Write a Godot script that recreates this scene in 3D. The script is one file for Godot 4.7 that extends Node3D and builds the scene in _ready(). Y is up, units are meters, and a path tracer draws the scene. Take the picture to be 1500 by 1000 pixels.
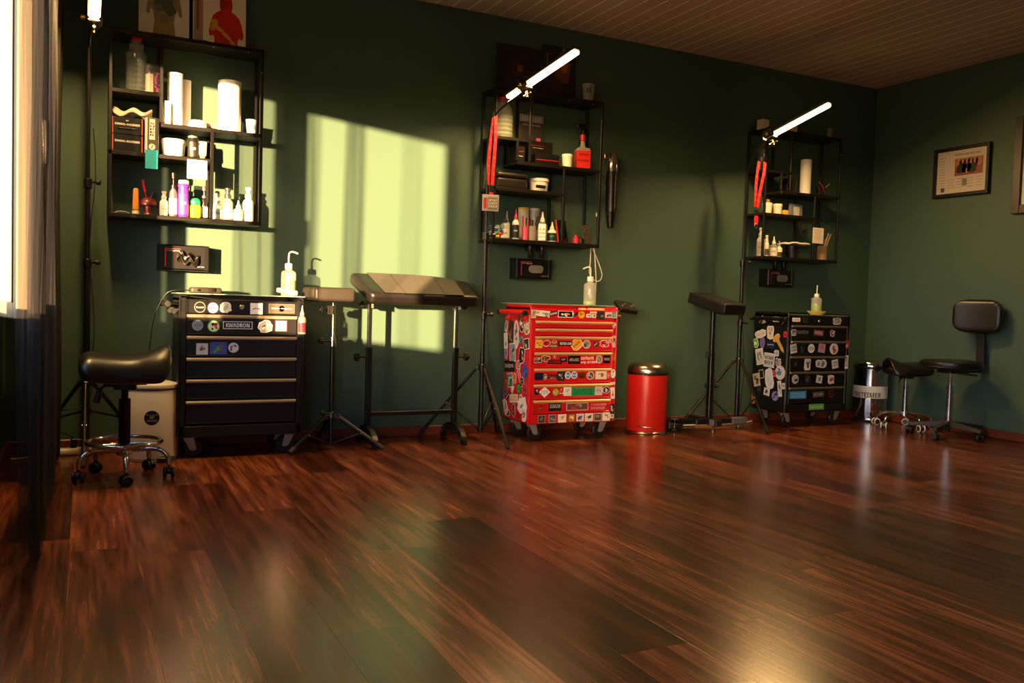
extends Node3D
# ---------------------------------------------------------------- helpers
var mats := {}
var used := {}
var sg := 0
var fonts := {}
var text_cache := {}

func mat(c, rough := 0.5, metal := 0.0, extra := {}) -> StandardMaterial3D:
	var k := str(c, "|", rough, "|", metal, "|", extra)
	if mats.has(k): return mats[k]
	var m := StandardMaterial3D.new()
	m.albedo_color = Color(c) if c is String else c
	m.roughness = rough; m.metallic = metal
	for e in extra: m.set(e, extra[e])
	if m.albedo_color.a < 1.0: m.transparency = BaseMaterial3D.TRANSPARENCY_ALPHA
	mats[k] = m
	return m

func numbered(called: String, parent: Node) -> String:
	var k := str(parent.get_instance_id(), called)
	var n: int = used.get(k, 0)
	used[k] = n + 1
	return called if n == 0 else "%s_%03d" % [called, n]

func st() -> SurfaceTool:
	var s := SurfaceTool.new()
	s.begin(Mesh.PRIMITIVE_TRIANGLES)
	return s

func obj(called: String, s: SurfaceTool, m: Material, parent: Node = self, at := Transform3D()) -> MeshInstance3D:
	s.generate_normals()
	s.set_material(m)
	return inst(called, s.commit(), parent, at)

func inst(called: String, mesh: Mesh, parent: Node = self, at := Transform3D()) -> MeshInstance3D:
	var o := MeshInstance3D.new()
	o.name = numbered(called, parent)
	o.mesh = mesh
	o.transform = at
	parent.add_child(o, true)
	return o

func tag(o: Node, label: String, category: String, group := ""):
	o.set_meta("label", label); o.set_meta("category", category)
	if group: o.set_meta("group", group)
	return o

func thing(called: String, label: String, category: String, at := Vector3.ZERO, turn := 0.0, group := "") -> Node3D:
	var o := Node3D.new()
	o.name = numbered(called, self)
	add_child(o, true)
	o.position = at; o.rotation.y = turn
	tag(o, label, category, group)
	return o

func struct(called: String, s: SurfaceTool, m: Material) -> MeshInstance3D:
	var o := obj(called, s, m)
	o.set_meta("kind", "structure")
	return o

func T(x: float, y: float, z: float) -> Transform3D: return Transform3D(Basis(), Vector3(x, y, z))
func V(x: float, y: float, z: float) -> Vector3: return Vector3(x, y, z)

func tri(s: SurfaceTool, a: Vector3, b: Vector3, c: Vector3, o: Vector3):
	var n := (a - c).cross(a - b)
	if n.length_squared() < 1e-18: return
	s.add_vertex(a)
	if n.dot(o) < 0: s.add_vertex(c); s.add_vertex(b)
	else: s.add_vertex(b); s.add_vertex(c)

func quad(s: SurfaceTool, a: Vector3, b: Vector3, c: Vector3, d: Vector3, o: Vector3):
	tri(s, a, b, c, o); tri(s, a, c, d, o)

# a box with chamfered edges
func box(s: SurfaceTool, c: Vector3, size: Vector3, b := 0.0, bs := Basis()):
	var h := size / 2
	b = minf(b, minf(h.x, minf(h.y, h.z)) * 0.9)
	s.set_smooth_group(-1)
	var P := func(a: int, sv: Vector3) -> Vector3:
		var v := sv * (h - Vector3(b, b, b))
		v[a] = sv[a] * h[a]
		return c + bs * v
	for a in 3:
		var u := (a + 1) % 3
		var w := (a + 2) % 3
		for sa in [-1.0, 1.0]:
			var q := []
			for k in [[-1, -1], [1, -1], [1, 1], [-1, 1]]:
				var sv := Vector3.ZERO
				sv[a] = sa; sv[u] = k[0]; sv[w] = k[1]
				q.append(P.call(a, sv))
			var o := Vector3.ZERO
			o[a] = sa
			quad(s, q[0], q[1], q[2], q[3], bs * o)
			if b > 0:
				for sb in [-1.0, 1.0]:
					var e := []
					for k in [[a, -1], [u, -1], [u, 1], [a, 1]]:
						var sv := Vector3.ZERO
						sv[a] = sa; sv[u] = sb; sv[w] = k[1]
						e.append(P.call(k[0], sv))
					var o2 := Vector3.ZERO
					o2[a] = sa; o2[u] = sb
					quad(s, e[0], e[1], e[2], e[3], bs * o2)
	if b > 0:
		for sx in [-1.0, 1.0]:
			for sy in [-1.0, 1.0]:
				for sz in [-1.0, 1.0]:
					var sv := Vector3(sx, sy, sz)
					tri(s, P.call(0, sv), P.call(1, sv), P.call(2, sv), bs * sv)

func frame_y(a: Vector3, b: Vector3) -> Transform3D:
	var y := (b - a).normalized()
	var r := Vector3.RIGHT if absf(y.x) < 0.9 else Vector3.FORWARD
	var z := r.cross(y).normalized()
	return Transform3D(Basis(y.cross(z), y, z), a)

# profile of (radius, height) turned round the local y axis
func lathe(s: SurfaceTool, xf: Transform3D, prof: Array, seg := 20):
	sg += 1
	for i in prof.size() - 1:
		var p: Vector2 = prof[i]
		var q: Vector2 = prof[i + 1]
		if p.is_equal_approx(q): continue
		if i > 0:
			var d0: Vector2 = (prof[i] - prof[i - 1]).normalized()
			if d0.dot((q - p).normalized()) < 0.8: sg += 1
		s.set_smooth_group(sg)
		var n2 := Vector2(q.y - p.y, p.x - q.x)
		for k in seg:
			var a0 := TAU * k / seg
			var a1 := TAU * (k + 1) / seg
			var c0 := Vector3(cos(a0), 0, sin(a0))
			var c1 := Vector3(cos(a1), 0, sin(a1))
			var up := Vector3.UP
			var o := xf.basis * ((c0 + c1) * 0.5 * n2.x + up * n2.y)
			quad(s, xf * (c0 * p.x + up * p.y), xf * (c1 * p.x + up * p.y), xf * (c1 * q.x + up * q.y), xf * (c0 * q.x + up * q.y), o)

func cyl(s: SurfaceTool, a: Vector3, b: Vector3, r0: float, r1 := -1.0, seg := 14, ch := 0.0):
	if r1 < 0: r1 = r0
	var l := a.distance_to(b)
	var pr := [Vector2(0, 0), Vector2(r0 - ch, 0)]
	if ch > 0: pr += [Vector2(r0, ch), Vector2(r1, l - ch)]
	else: pr.append(Vector2(r0, 0)) ; pr.append(Vector2(r1, l))
	pr += [Vector2(r1 - ch, l), Vector2(0, l)]
	lathe(s, frame_y(a, b), pr, seg)

func smooth_path(pts: Array, n := 8, closed := false) -> Array:
	var out := []
	var m := pts.size()
	var last := m if closed else m - 1
	for i in last:
		var p0: Vector3 = pts[(i - 1 + m) % m] if closed or i > 0 else pts[i]
		var p1: Vector3 = pts[i]
		var p2: Vector3 = pts[(i + 1) % m]
		var p3: Vector3 = pts[(i + 2) % m] if closed or i + 2 < m else p2
		for k in n:
			out.append(p1.cubic_interpolate(p2, p0, p3, float(k) / n))
	if not closed: out.append(pts[-1])
	return out

func tube(s: SurfaceTool, pts: Array, r: float, seg := 8, closed := false):
	sg += 1
	s.set_smooth_group(sg)
	var n := pts.size()
	var rings := []
	var u := Vector3.ZERO
	for i in n:
		var d: Vector3
		if closed: d = pts[(i + 1) % n] - pts[(i - 1 + n) % n]
		else: d = pts[mini(i + 1, n - 1)] - pts[maxi(i - 1, 0)]
		d = d.normalized()
		if i == 0: u = (Vector3.UP if absf(d.y) < 0.9 else Vector3.RIGHT)
		u = (u - d * u.dot(d)).normalized()
		var w := d.cross(u)
		var ring := []
		for k in seg: ring.append(pts[i] + (u * cos(TAU * k / seg) + w * sin(TAU * k / seg)) * r)
		rings.append(ring)
	for i in (n if closed else n - 1):
		var A: Array = rings[i]
		var B: Array = rings[(i + 1) % n]
		for k in seg:
			var k1 := (k + 1) % seg
			quad(s, A[k], A[k1], B[k1], B[k], A[k] + A[k1] - pts[i] * 2)
	if not closed:
		s.set_smooth_group(-1)
		for e in [[0, 1], [n - 1, n - 2]]:
			var o: Vector3 = pts[e[0]] - pts[e[1]]
			for k in seg: tri(s, pts[e[0]], rings[e[0]][k], rings[e[0]][(k + 1) % seg], o)

func ring_pts(c: Vector3, r: float, n := 32, bs := Basis()) -> Array:
	var a := []
	for k in n: a.append(c + bs * V(cos(TAU * k / n) * r, 0, sin(TAU * k / n) * r))
	return a

# polygon in xf's XY plane drawn out along its +Z
func prism(s: SurfaceTool, poly: PackedVector2Array, xf: Transform3D, depth: float, back := true):
	s.set_smooth_group(-1)
	var idx := Geometry2D.triangulate_polygon(poly)
	var z := xf.basis.z
	for i in range(0, idx.size(), 3):
		var a := poly[idx[i]]
		var b := poly[idx[i + 1]]
		var c := poly[idx[i + 2]]
		tri(s, xf * V(a.x, a.y, depth), xf * V(b.x, b.y, depth), xf * V(c.x, c.y, depth), z)
		if back: tri(s, xf * V(a.x, a.y, 0), xf * V(b.x, b.y, 0), xf * V(c.x, c.y, 0), -z)
	if depth <= 0: return
	var area := 0.0
	for i in poly.size(): area += poly[i].cross(poly[(i + 1) % poly.size()])
	for i in poly.size():
		var a := poly[i]
		var b := poly[(i + 1) % poly.size()]
		var n := Vector2(b.y - a.y, a.x - b.x) * signf(area)
		quad(s, xf * V(a.x, a.y, 0), xf * V(b.x, b.y, 0), xf * V(b.x, b.y, depth), xf * V(a.x, a.y, depth), xf.basis * V(n.x, n.y, 0))

# a cushion: box with round edges of radius r, each point moved by bend
func cushion(s: SurfaceTool, size: Vector3, r: float, bend = null, cells := 6, arc := 4):
	sg += 1
	s.set_smooth_group(sg)
	var h := size / 2
	var grid := []
	for a in 3:
		var l := []
		var ra := minf(r, h[a])
		for k in arc: l.append(-h[a] + ra * k / arc)
		for k in cells + 1: l.append(lerpf(-h[a] + ra, h[a] - ra, float(k) / cells))
		for k in range(1, arc + 1): l.append(h[a] - ra + ra * k / arc)
		grid.append(l)
	var P := func(v: Vector3) -> Vector3:
		var lim := Vector3(maxf(h.x - r, 0), maxf(h.y - r, 0), maxf(h.z - r, 0))
		var inn := v.clamp(-lim, lim)
		var d := v - inn
		var p := v
		if d.length() > 1e-7:
			var e := (h - lim)
			d = Vector3(d.x / e.x, d.y / e.y, d.z / e.z).normalized()
			p = inn + d * e
		return bend.call(p) if bend != null else p
	for a in 3:
		var u := (a + 1) % 3
		var w := (a + 2) % 3
		for sa in [-1.0, 1.0]:
			for i in grid[u].size() - 1:
				for j in grid[w].size() - 1:
					var q := []
					var mid := Vector3.ZERO
					for k in [[0, 0], [1, 0], [1, 1], [0, 1]]:
						var v := Vector3.ZERO
						v[a] = sa * h[a]; v[u] = grid[u][i + k[0]]; v[w] = grid[w][j + k[1]]
						q.append(P.call(v)); mid += v * 0.25
					var o := Vector3.ZERO
					o[a] = sa
					var n: Vector3 = (q[0] - q[2]).cross(q[0] - q[1])
					# bends used here never turn a face inside out
					quad(s, q[0], q[1], q[2], q[3], n * signf(n.dot(o)) if absf(n.dot(o)) > 1e-12 else o + mid)

func font(bold := true, mono := false, serif := false) -> Font:
	var k := str(bold, mono, serif)
	if not fonts.has(k):
		var f := SystemFont.new()
		f.font_names = PackedStringArray(["Droid Sans Mono" if mono else ("Droid Serif" if serif else "Droid Sans")])
		f.font_weight = 700 if bold else 400
		fonts[k] = f
	return fonts[k]

# writing, fitted into w x h round the origin of xf, joined to s in the current colour
func letter(s: SurfaceTool, what: String, w: float, h: float, xf: Transform3D, serif := false):
	var k := what + str(serif)
	if not text_cache.has(k):
		var tm := TextMesh.new()
		tm.text = what; tm.font = font(true, false, serif); tm.font_size = 32; tm.depth = 0.0; tm.pixel_size = 0.01; tm.curve_step = 3.0
		text_cache[k] = tm.surface_get_arrays(0) if tm.get_surface_count() else []
	var arr: Array = text_cache[k]
	if arr.is_empty(): return
	var vs: PackedVector3Array = arr[Mesh.ARRAY_VERTEX]
	var ix: PackedInt32Array = arr[Mesh.ARRAY_INDEX] if arr[Mesh.ARRAY_INDEX] != null else PackedInt32Array(range(vs.size()))
	var lo := vs[0]
	var hi := vs[0]
	for v in vs: lo = lo.min(v); hi = hi.max(v)
	var sc := Vector3(w / maxf(hi.x - lo.x, 0.001), h / maxf(hi.y - lo.y, 0.001), 0)
	var c := (lo + hi) / 2
	s.set_smooth_group(-1)
	for i in range(0, ix.size(), 3):
		tri(s, xf * ((vs[ix[i]] - c) * sc), xf * ((vs[ix[i + 1]] - c) * sc), xf * ((vs[ix[i + 2]] - c) * sc), xf.basis.z)

func lin(c) -> Color: return (Color(c) if c is String else c).srgb_to_linear()

func outline(kind: String, w: float, h: float, rng: RandomNumberGenerator) -> PackedVector2Array:
	var p := PackedVector2Array()
	match kind:
		"c":
			for k in 18: p.append(Vector2(cos(TAU * k / 18) * w / 2, sin(TAU * k / 18) * h / 2))
		"d":
			p = PackedVector2Array([Vector2(0, h / 2), Vector2(-w / 2, 0), Vector2(0, -h / 2), Vector2(w / 2, 0)])
		"t":
			p = PackedVector2Array([Vector2(0, h / 2), Vector2(-w / 2, -h / 2), Vector2(w / 2, -h / 2)])
		"b":
			for k in 16:
				var f := rng.randf_range(0.78, 1.05)
				p.append(Vector2(clampf(cos(TAU * k / 16) * w * 0.58, -w / 2, w / 2), clampf(sin(TAU * k / 16) * h * 0.58, -h / 2, h / 2)) * f)
		"hood", "back", "nail":
			var half := []
			if kind == "hood": half = [[0.0, 1.0], [0.1, 0.98], [0.17, 0.9], [0.19, 0.8], [0.16, 0.7], [0.26, 0.66], [0.37, 0.6], [0.44, 0.48], [0.5, 0.3], [0.47, 0.22], [0.36, 0.24], [0.33, 0.18], [0.34, 0.0]]
			elif kind == "back": half = [[0.0, 0.98], [0.16, 1.0], [0.3, 0.92], [0.42, 0.8], [0.48, 0.6], [0.5, 0.44], [0.42, 0.42], [0.36, 0.56], [0.3, 0.46], [0.27, 0.3], [0.3, 0.14], [0.31, 0.0]]
			else: half = [[0.0, 1.0], [0.34, 0.98], [0.5, 0.9], [0.48, 0.78], [0.2, 0.7], [0.17, 0.6], [0.16, 0.2], [0.0, 0.0]]
			for q in half: p.append(Vector2(q[0] * w, (q[1] - 0.5) * h))
			for i in range(half.size() - 1, -1, -1):
				if half[i][0] > 0.0: p.append(Vector2(-half[i][0] * w * (0.94 if kind == "hood" else 1.0), (half[i][1] - 0.5) * h))
		"s":
			for k in 24:
				var f := 1.0 if k % 2 == 0 else 0.74
				p.append(Vector2(cos(TAU * k / 24) * w / 2, sin(TAU * k / 24) * h / 2) * f)
		"o":
			for k in 8:
				p.append(Vector2(signf(cos(TAU * (k + 0.5) / 8)) * w / 2 * (1.0 if k in [0, 3, 4, 7] else 0.62), signf(sin(TAU * (k + 0.5) / 8)) * h / 2 * (0.62 if k in [0, 3, 4, 7] else 1.0)))
		_:
			p = PackedVector2Array([Vector2(-w / 2, -h / 2), Vector2(w / 2, -h / 2), Vector2(w / 2, h / 2), Vector2(-w / 2, h / 2)])
	return p

# a printed sticker: spec = [shape, across, up, width, height, turn in degrees, edge colour, field colour, print colour, lines of writing, second print colour]
func sticker(parent: Node, base: Transform3D, spec: Array, seed_: int, called := "sticker"):
	var rng := RandomNumberGenerator.new()
	rng.seed = seed_
	var w: float = spec[3]
	var h: float = spec[4]
	var xf := base * Transform3D(Basis(Vector3(0, 0, 1), deg_to_rad(spec[5])), V(spec[1], spec[2], 0))
	var s := st()
	var kind: String = spec[0]
	var edge := outline(kind, w, h, rng)
	s.set_color(lin(spec[6]))
	prism(s, edge, xf, 0.0006, false)
	var b := minf(0.004, minf(w, h) * 0.1)
	var inner := PackedVector2Array()
	for p in edge: inner.append(Vector2(p.x * (1.0 - 2 * b / w), p.y * (1.0 - 2 * b / h)))
	s.set_color(lin(spec[7]))
	prism(s, inner, xf * T(0, 0, 0.0006), 0.0003, false)
	var up := xf * T(0, 0, 0.0011)
	var lines: Array = spec[9] if spec.size() > 9 else []
	s.set_color(lin(spec[8]))
	if lines.size():
		var lh := h * 0.7 / lines.size()
		for i in lines.size():
			if lines[i] == "": continue
			letter(s, lines[i], w * (0.8 if kind in ["r"] else 0.66), lh * 0.72, up * T(0, h * 0.35 - lh * (i + 0.5), 0))
	else:
		# a drawing in two inks: a head or body shape and strokes over it
		for k in rng.randi_range(4, 6):
			s.set_color(lin(spec[10] if spec.size() > 10 and k % 2 else spec[8]))
			var pw := w * rng.randf_range(0.1, 0.34)
			var ph := h * rng.randf_range(0.08, 0.36)
			var sh: String = ["b", "c", "r", "d", "b"][rng.randi() % 5]
			var q := outline(sh, pw, ph, rng)
			prism(s, q, up * Transform3D(Basis(Vector3(0, 0, 1), rng.randf_range(-0.7, 0.7)), V(rng.randf_range(-0.24, 0.24) * w, rng.randf_range(-0.24, 0.24) * h, 0.0001 * k)), 0.0, false)
	var o := obj(called, s, ink(), parent)
	return o

func ink() -> StandardMaterial3D: return mat(Color.WHITE, 0.38, 0.0, {"vertex_color_use_as_albedo": true})

const RIGHT := 5.484      # the far side wall
const LEFT := -0.34       # the window wall
const TOP := 2.54
const DEEP := 7.0
var SUN := V(0.78, -0.086, -1.0)

func _ready():
	# camera
	var cam := Camera3D.new()
	cam.name = "camera"
	cam.fov = 43.12; cam.near = 0.05; cam.far = 60.0
	cam.position = V(0, 0.808, 4.83)
	cam.rotation_order = EULER_ORDER_YXZ
	cam.rotation = V(-0.0449, -0.4606, 0.0305)
	add_child(cam)
	cam.current = true
	# sky, exposure
	var env := Environment.new()
	env.background_mode = Environment.BG_SKY
	var sky := Sky.new()
	var sm := ProceduralSkyMaterial.new()
	sm.sky_top_color = Color(0.4, 0.5, 0.64); sm.sky_horizon_color = Color(0.84, 0.87, 0.9)
	sm.ground_horizon_color = Color(0.4, 0.4, 0.38); sm.ground_bottom_color = Color(0.14, 0.14, 0.13)
	sm.energy_multiplier = 11.0
	sky.sky_material = sm
	env.sky = sky
	env.tonemap_mode = Environment.TONE_MAPPER_LINEAR
	env.tonemap_exposure = 1.15
	env.sdfgi_enabled = true; env.ssao_enabled = true; env.ssil_enabled = true
	var we := WorldEnvironment.new()
	we.name = "world_environment"
	we.environment = env
	add_child(we)
	# low evening sun through the window of the side wall
	var sun := DirectionalLight3D.new()
	sun.name = "sun"
	sun.basis = Basis.looking_at(SUN.normalized())
	sun.light_color = Color(1.0, 0.81, 0.57)
	sun.light_energy = 18.0
	sun.light_angular_distance = 0.8
	sun.shadow_enabled = true
	add_child(sun)
	build_room()
	build_window()
	build_curtains()
	build_lamps()
	build_trolleys()
	build_stools()
	build_bins()
	build_rests()
	build_shelves()
	build_left_things()
	build_middle_things()
	build_far_things()
	build_wall_things()
	build_floor_things()

# ---------------------------------------------------------------- the room
func noise_tex(freq: float, ramp: Array, seed_: int, size := 512, warp := 0.0, normal := false, oct := 5) -> NoiseTexture2D:
	var n := FastNoiseLite.new()
	n.noise_type = FastNoiseLite.TYPE_SIMPLEX_SMOOTH
	n.seed = seed_; n.frequency = freq; n.fractal_octaves = oct
	if warp > 0:
		n.domain_warp_enabled = true; n.domain_warp_amplitude = warp; n.domain_warp_frequency = freq * 0.6
		n.domain_warp_fractal_type = FastNoiseLite.DOMAIN_WARP_FRACTAL_NONE
	var t := NoiseTexture2D.new()
	t.width = size; t.height = size; t.seamless = true; t.seamless_blend_skirt = 0.2
	t.noise = n
	if normal: t.as_normal_map = true; t.bump_strength = 2.0
	elif ramp.size():
		var g := Gradient.new()
		var offs := PackedFloat32Array()
		var cols := PackedColorArray()
		for r in ramp: offs.append(r[0]); cols.append(Color(r[1]))
		g.offsets = offs; g.colors = cols
		t.color_ramp = g
	return t

func wall_paint() -> StandardMaterial3D:
	var m := mat("#3d5546", 0.62, 0.0, {"uv1_triplanar": true, "uv1_world_triplanar": true, "uv1_scale": V(5, 5, 5)})
	if m.normal_texture == null:
		m.normal_enabled = true
		m.normal_texture = noise_tex(0.08, [], 7, 512, 0.0, true, 3)
		m.normal_scale = 0.12
	return m

func build_room():
	var green := wall_paint()
	# floor: a slab and its planks
	var s := st()
	box(s, V((LEFT + RIGHT) / 2, -0.08, DEEP / 2), V(RIGHT - LEFT + 0.6, 0.144, DEEP + 0.6))
	var floor_ := struct("floor", s, mat("#1c0f09", 0.8))
	var wood := noise_tex(0.008, [[0.0, "#4c2412"], [0.3, "#70391e"], [0.5, "#88492a"], [0.7, "#995834"], [1.0, "#ad6c45"]], 11, 1024, 90.0)
	var streak := noise_tex(0.02, [[0.0, "#7a685e"], [0.35, "#bfb3ac"], [0.6, "#e6e0dc"], [1.0, "#ffffff"]], 23, 1024, 60.0)
	var tints := ["#ffffff", "#dcd2ca", "#b4a69e", "#fff4ea", "#cbbcb2", "#9c8e86"]
	var planks := []
	for t in tints:
		var m := StandardMaterial3D.new()
		m.albedo_color = Color(t); m.albedo_texture = wood
		m.detail_enabled = true; m.detail_albedo = streak; m.detail_blend_mode = BaseMaterial3D.BLEND_MODE_MUL; m.detail_uv_layer = BaseMaterial3D.DETAIL_UV_2
		m.roughness = 0.23; m.metallic_specular = 0.5
		planks.append(m)
	var rng := RandomNumberGenerator.new()
	rng.seed = 5
	var wdt := 0.193
	var len_ := 1.29
	var row := 0
	var x0 := -0.036 - 2 * wdt
	while x0 < RIGHT:
		var xa := maxf(x0, LEFT)
		var xb := minf(x0 + wdt, RIGHT)
		# joints measured where the photograph shows one, else a free offset
		var off := rng.randf() * len_
		if row == 8: off = fposmod(3.187, len_)
		elif row == 10: off = fposmod(3.125, len_)
		var z0 := off - len_
		while z0 < DEEP:
			var za := maxf(z0, 0.0)
			var zb := minf(z0 + len_, DEEP)
			if zb - za > 0.02 and xb - xa > 0.02:
				plank(floor_, xa + 0.0001, xb - 0.0001, za + 0.0001, zb - 0.0001, rng.randf(), rng.randf(), planks[[0, 0, 1, 3, 2, 4, 1, 5][rng.randi() % 8]])
			z0 += len_
		x0 += wdt
		row += 1
	# walls with thickness
	s = st()
	box(s, V((LEFT + RIGHT) / 2, TOP / 2, -0.1), V(RIGHT - LEFT + 0.6, TOP + 0.3, 0.2))
	struct("wall_back", s, green)
	s = st()
	box(s, V(RIGHT + 0.1, TOP / 2, DEEP / 2), V(0.2, TOP + 0.3, DEEP))
	struct("wall_right", s, green)
	s = st()
	var zc := [0.88, 3.1, 0.665, 2.095]
	box(s, V(LEFT - 0.06, TOP / 2, zc[0] / 2), V(0.12, TOP + 0.3, zc[0]))
	var zd := [3.4, 6.2, 0.35, 1.85]
	box(s, V(LEFT - 0.06, TOP / 2, (zc[1] + zd[0]) / 2), V(0.12, TOP + 0.3, zd[0] - zc[1]))
	box(s, V(LEFT - 0.06, TOP / 2, (zd[1] + DEEP) / 2), V(0.12, TOP + 0.3, DEEP - zd[1]))
	box(s, V(LEFT - 0.06, (zd[2] - 0.15) / 2, (zd[0] + zd[1]) / 2), V(0.12, zd[2] + 0.15, zd[1] - zd[0]))
	box(s, V(LEFT - 0.06, (zd[3] + TOP + 0.15) / 2, (zd[0] + zd[1]) / 2), V(0.12, TOP + 0.15 - zd[3], zd[1] - zd[0]))
	box(s, V(LEFT - 0.06, (zc[2] - 0.15) / 2, (zc[0] + zc[1]) / 2), V(0.12, zc[2] + 0.15, zc[1] - zc[0]))
	box(s, V(LEFT - 0.06, (zc[3] + TOP + 0.15) / 2, (zc[0] + zc[1]) / 2), V(0.12, TOP + 0.15 - zc[3], zc[1] - zc[0]))
	struct("wall_left", s, green)
	s = st()
	box(s, V((LEFT + RIGHT) / 2, TOP / 2, DEEP + 0.1), V(RIGHT - LEFT + 0.6, TOP + 0.3, 0.2))
	struct("wall_front", s, mat("#8b8a80", 0.7))
	# outside: an unseen added block far off in the line of the low sun, which keeps it off the second window,
	# and an added olive screen that covers the sky glare past the open sash
	s = st()
	var outward := V(-0.615, 0, 0.788)
	var across := V(0.788, 0, 0.615)
	box(s, outward * 25.0 + across * 3.2 + V(-0.4, 2.0, 0), V(2.4, 4.4, 0.5), 0.0, Basis(across, Vector3.UP, across.cross(Vector3.UP)))
	struct("added_sun_block_1", s, mat("#8c8478", 0.8))
	s = st()
	box(s, V(-3.0, 2.2, -1.6), V(5.1, 5.0, 0.3))
	struct("added_sky_screen_2", s, mat("#565a3c", 0.8))
	s = st()
	box(s, V(-8.5, -0.3, 4.0), V(16.0, 0.3, 30.0))
	struct("ground", s, mat("#5a5a44", 0.9))
	# ceiling of narrow tongue-and-groove boards running away from the back wall
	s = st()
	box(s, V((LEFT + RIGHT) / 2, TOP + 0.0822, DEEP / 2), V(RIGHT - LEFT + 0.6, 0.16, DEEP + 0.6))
	var ceil_ := struct("ceiling", s, mat("#fffaf2", 0.5))  # near-white backing in the joints paints the light caught on board edges
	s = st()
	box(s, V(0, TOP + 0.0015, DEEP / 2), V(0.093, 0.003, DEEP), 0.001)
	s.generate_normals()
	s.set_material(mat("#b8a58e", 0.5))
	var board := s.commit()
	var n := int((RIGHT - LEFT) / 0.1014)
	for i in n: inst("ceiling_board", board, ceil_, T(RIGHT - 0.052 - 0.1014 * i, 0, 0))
	# skirting
	var sk := mat("#6b2f1b", 0.42)
	s = st()
	box(s, V((LEFT + RIGHT) / 2, 0.029, 0.008), V(RIGHT - LEFT, 0.058, 0.016), 0.004)
	struct("baseboard_back", s, sk)
	s = st()
	box(s, V(RIGHT - 0.008, 0.029, DEEP / 2), V(0.016, 0.058, DEEP - 0.03), 0.004)
	struct("baseboard_right", s, sk)
	s = st()
	box(s, V(LEFT + 0.008, 0.029, DEEP / 2), V(0.016, 0.058, DEEP - 0.03), 0.004)
	struct("baseboard_left", s, sk)

func plank(parent: Node, xa: float, xb: float, za: float, zb: float, u: float, v: float, m: Material):
	var s := st()
	s.set_smooth_group(-1)
	var b := 0.0002
	var y := 0.0
	var put := func(p: Vector3):
		s.set_uv(Vector2(u + (p.x - xa) * 1.7, v + (p.z - za) * 0.15))
		s.set_uv2(Vector2(v + (p.x - xa) * 2.6, u + (p.z - za) * 0.13))
		s.add_vertex(p)
	var A := [V(xa + b, y, za + b), V(xb - b, y, za + b), V(xb - b, y, zb - b), V(xa + b, y, zb - b)]
	var B := [V(xa, y - b, za), V(xb, y - b, za), V(xb, y - b, zb), V(xa, y - b, zb)]
	var C := []
	for p in B: C.append(V(p.x, -0.008, p.z))
	for i in [0, 1, 2, 0, 2, 3]: put.call(A[i])
	for r in [[A, B], [B, C]]:
		for i in 4:
			var j := (i + 1) % 4
			for p in [r[0][j], r[0][i], r[1][i], r[0][j], r[1][i], r[1][j]]: put.call(p)
	obj("plank", s, m, parent)

func bar4(s: SurfaceTool, o: Vector3, u: Vector3, w: float, y0: float, y1: float, t: float, th: float):
	# a rectangular frame standing on the line o -> o + u*w
	var bs := Basis(u, Vector3.UP, u.cross(Vector3.UP))
	box(s, o + u * (t / 2) + V(0, (y0 + y1) / 2, 0), V(t, y1 - y0, th), 0.004, bs)
	box(s, o + u * (w - t / 2) + V(0, (y0 + y1) / 2, 0), V(t, y1 - y0, th), 0.004, bs)
	box(s, o + u * (w / 2) + V(0, y0 + t / 2, 0), V(w - 2 * t, t, th), 0.004, bs)
	box(s, o + u * (w / 2) + V(0, y1 - t / 2, 0), V(w - 2 * t, t, th), 0.004, bs)

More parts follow.
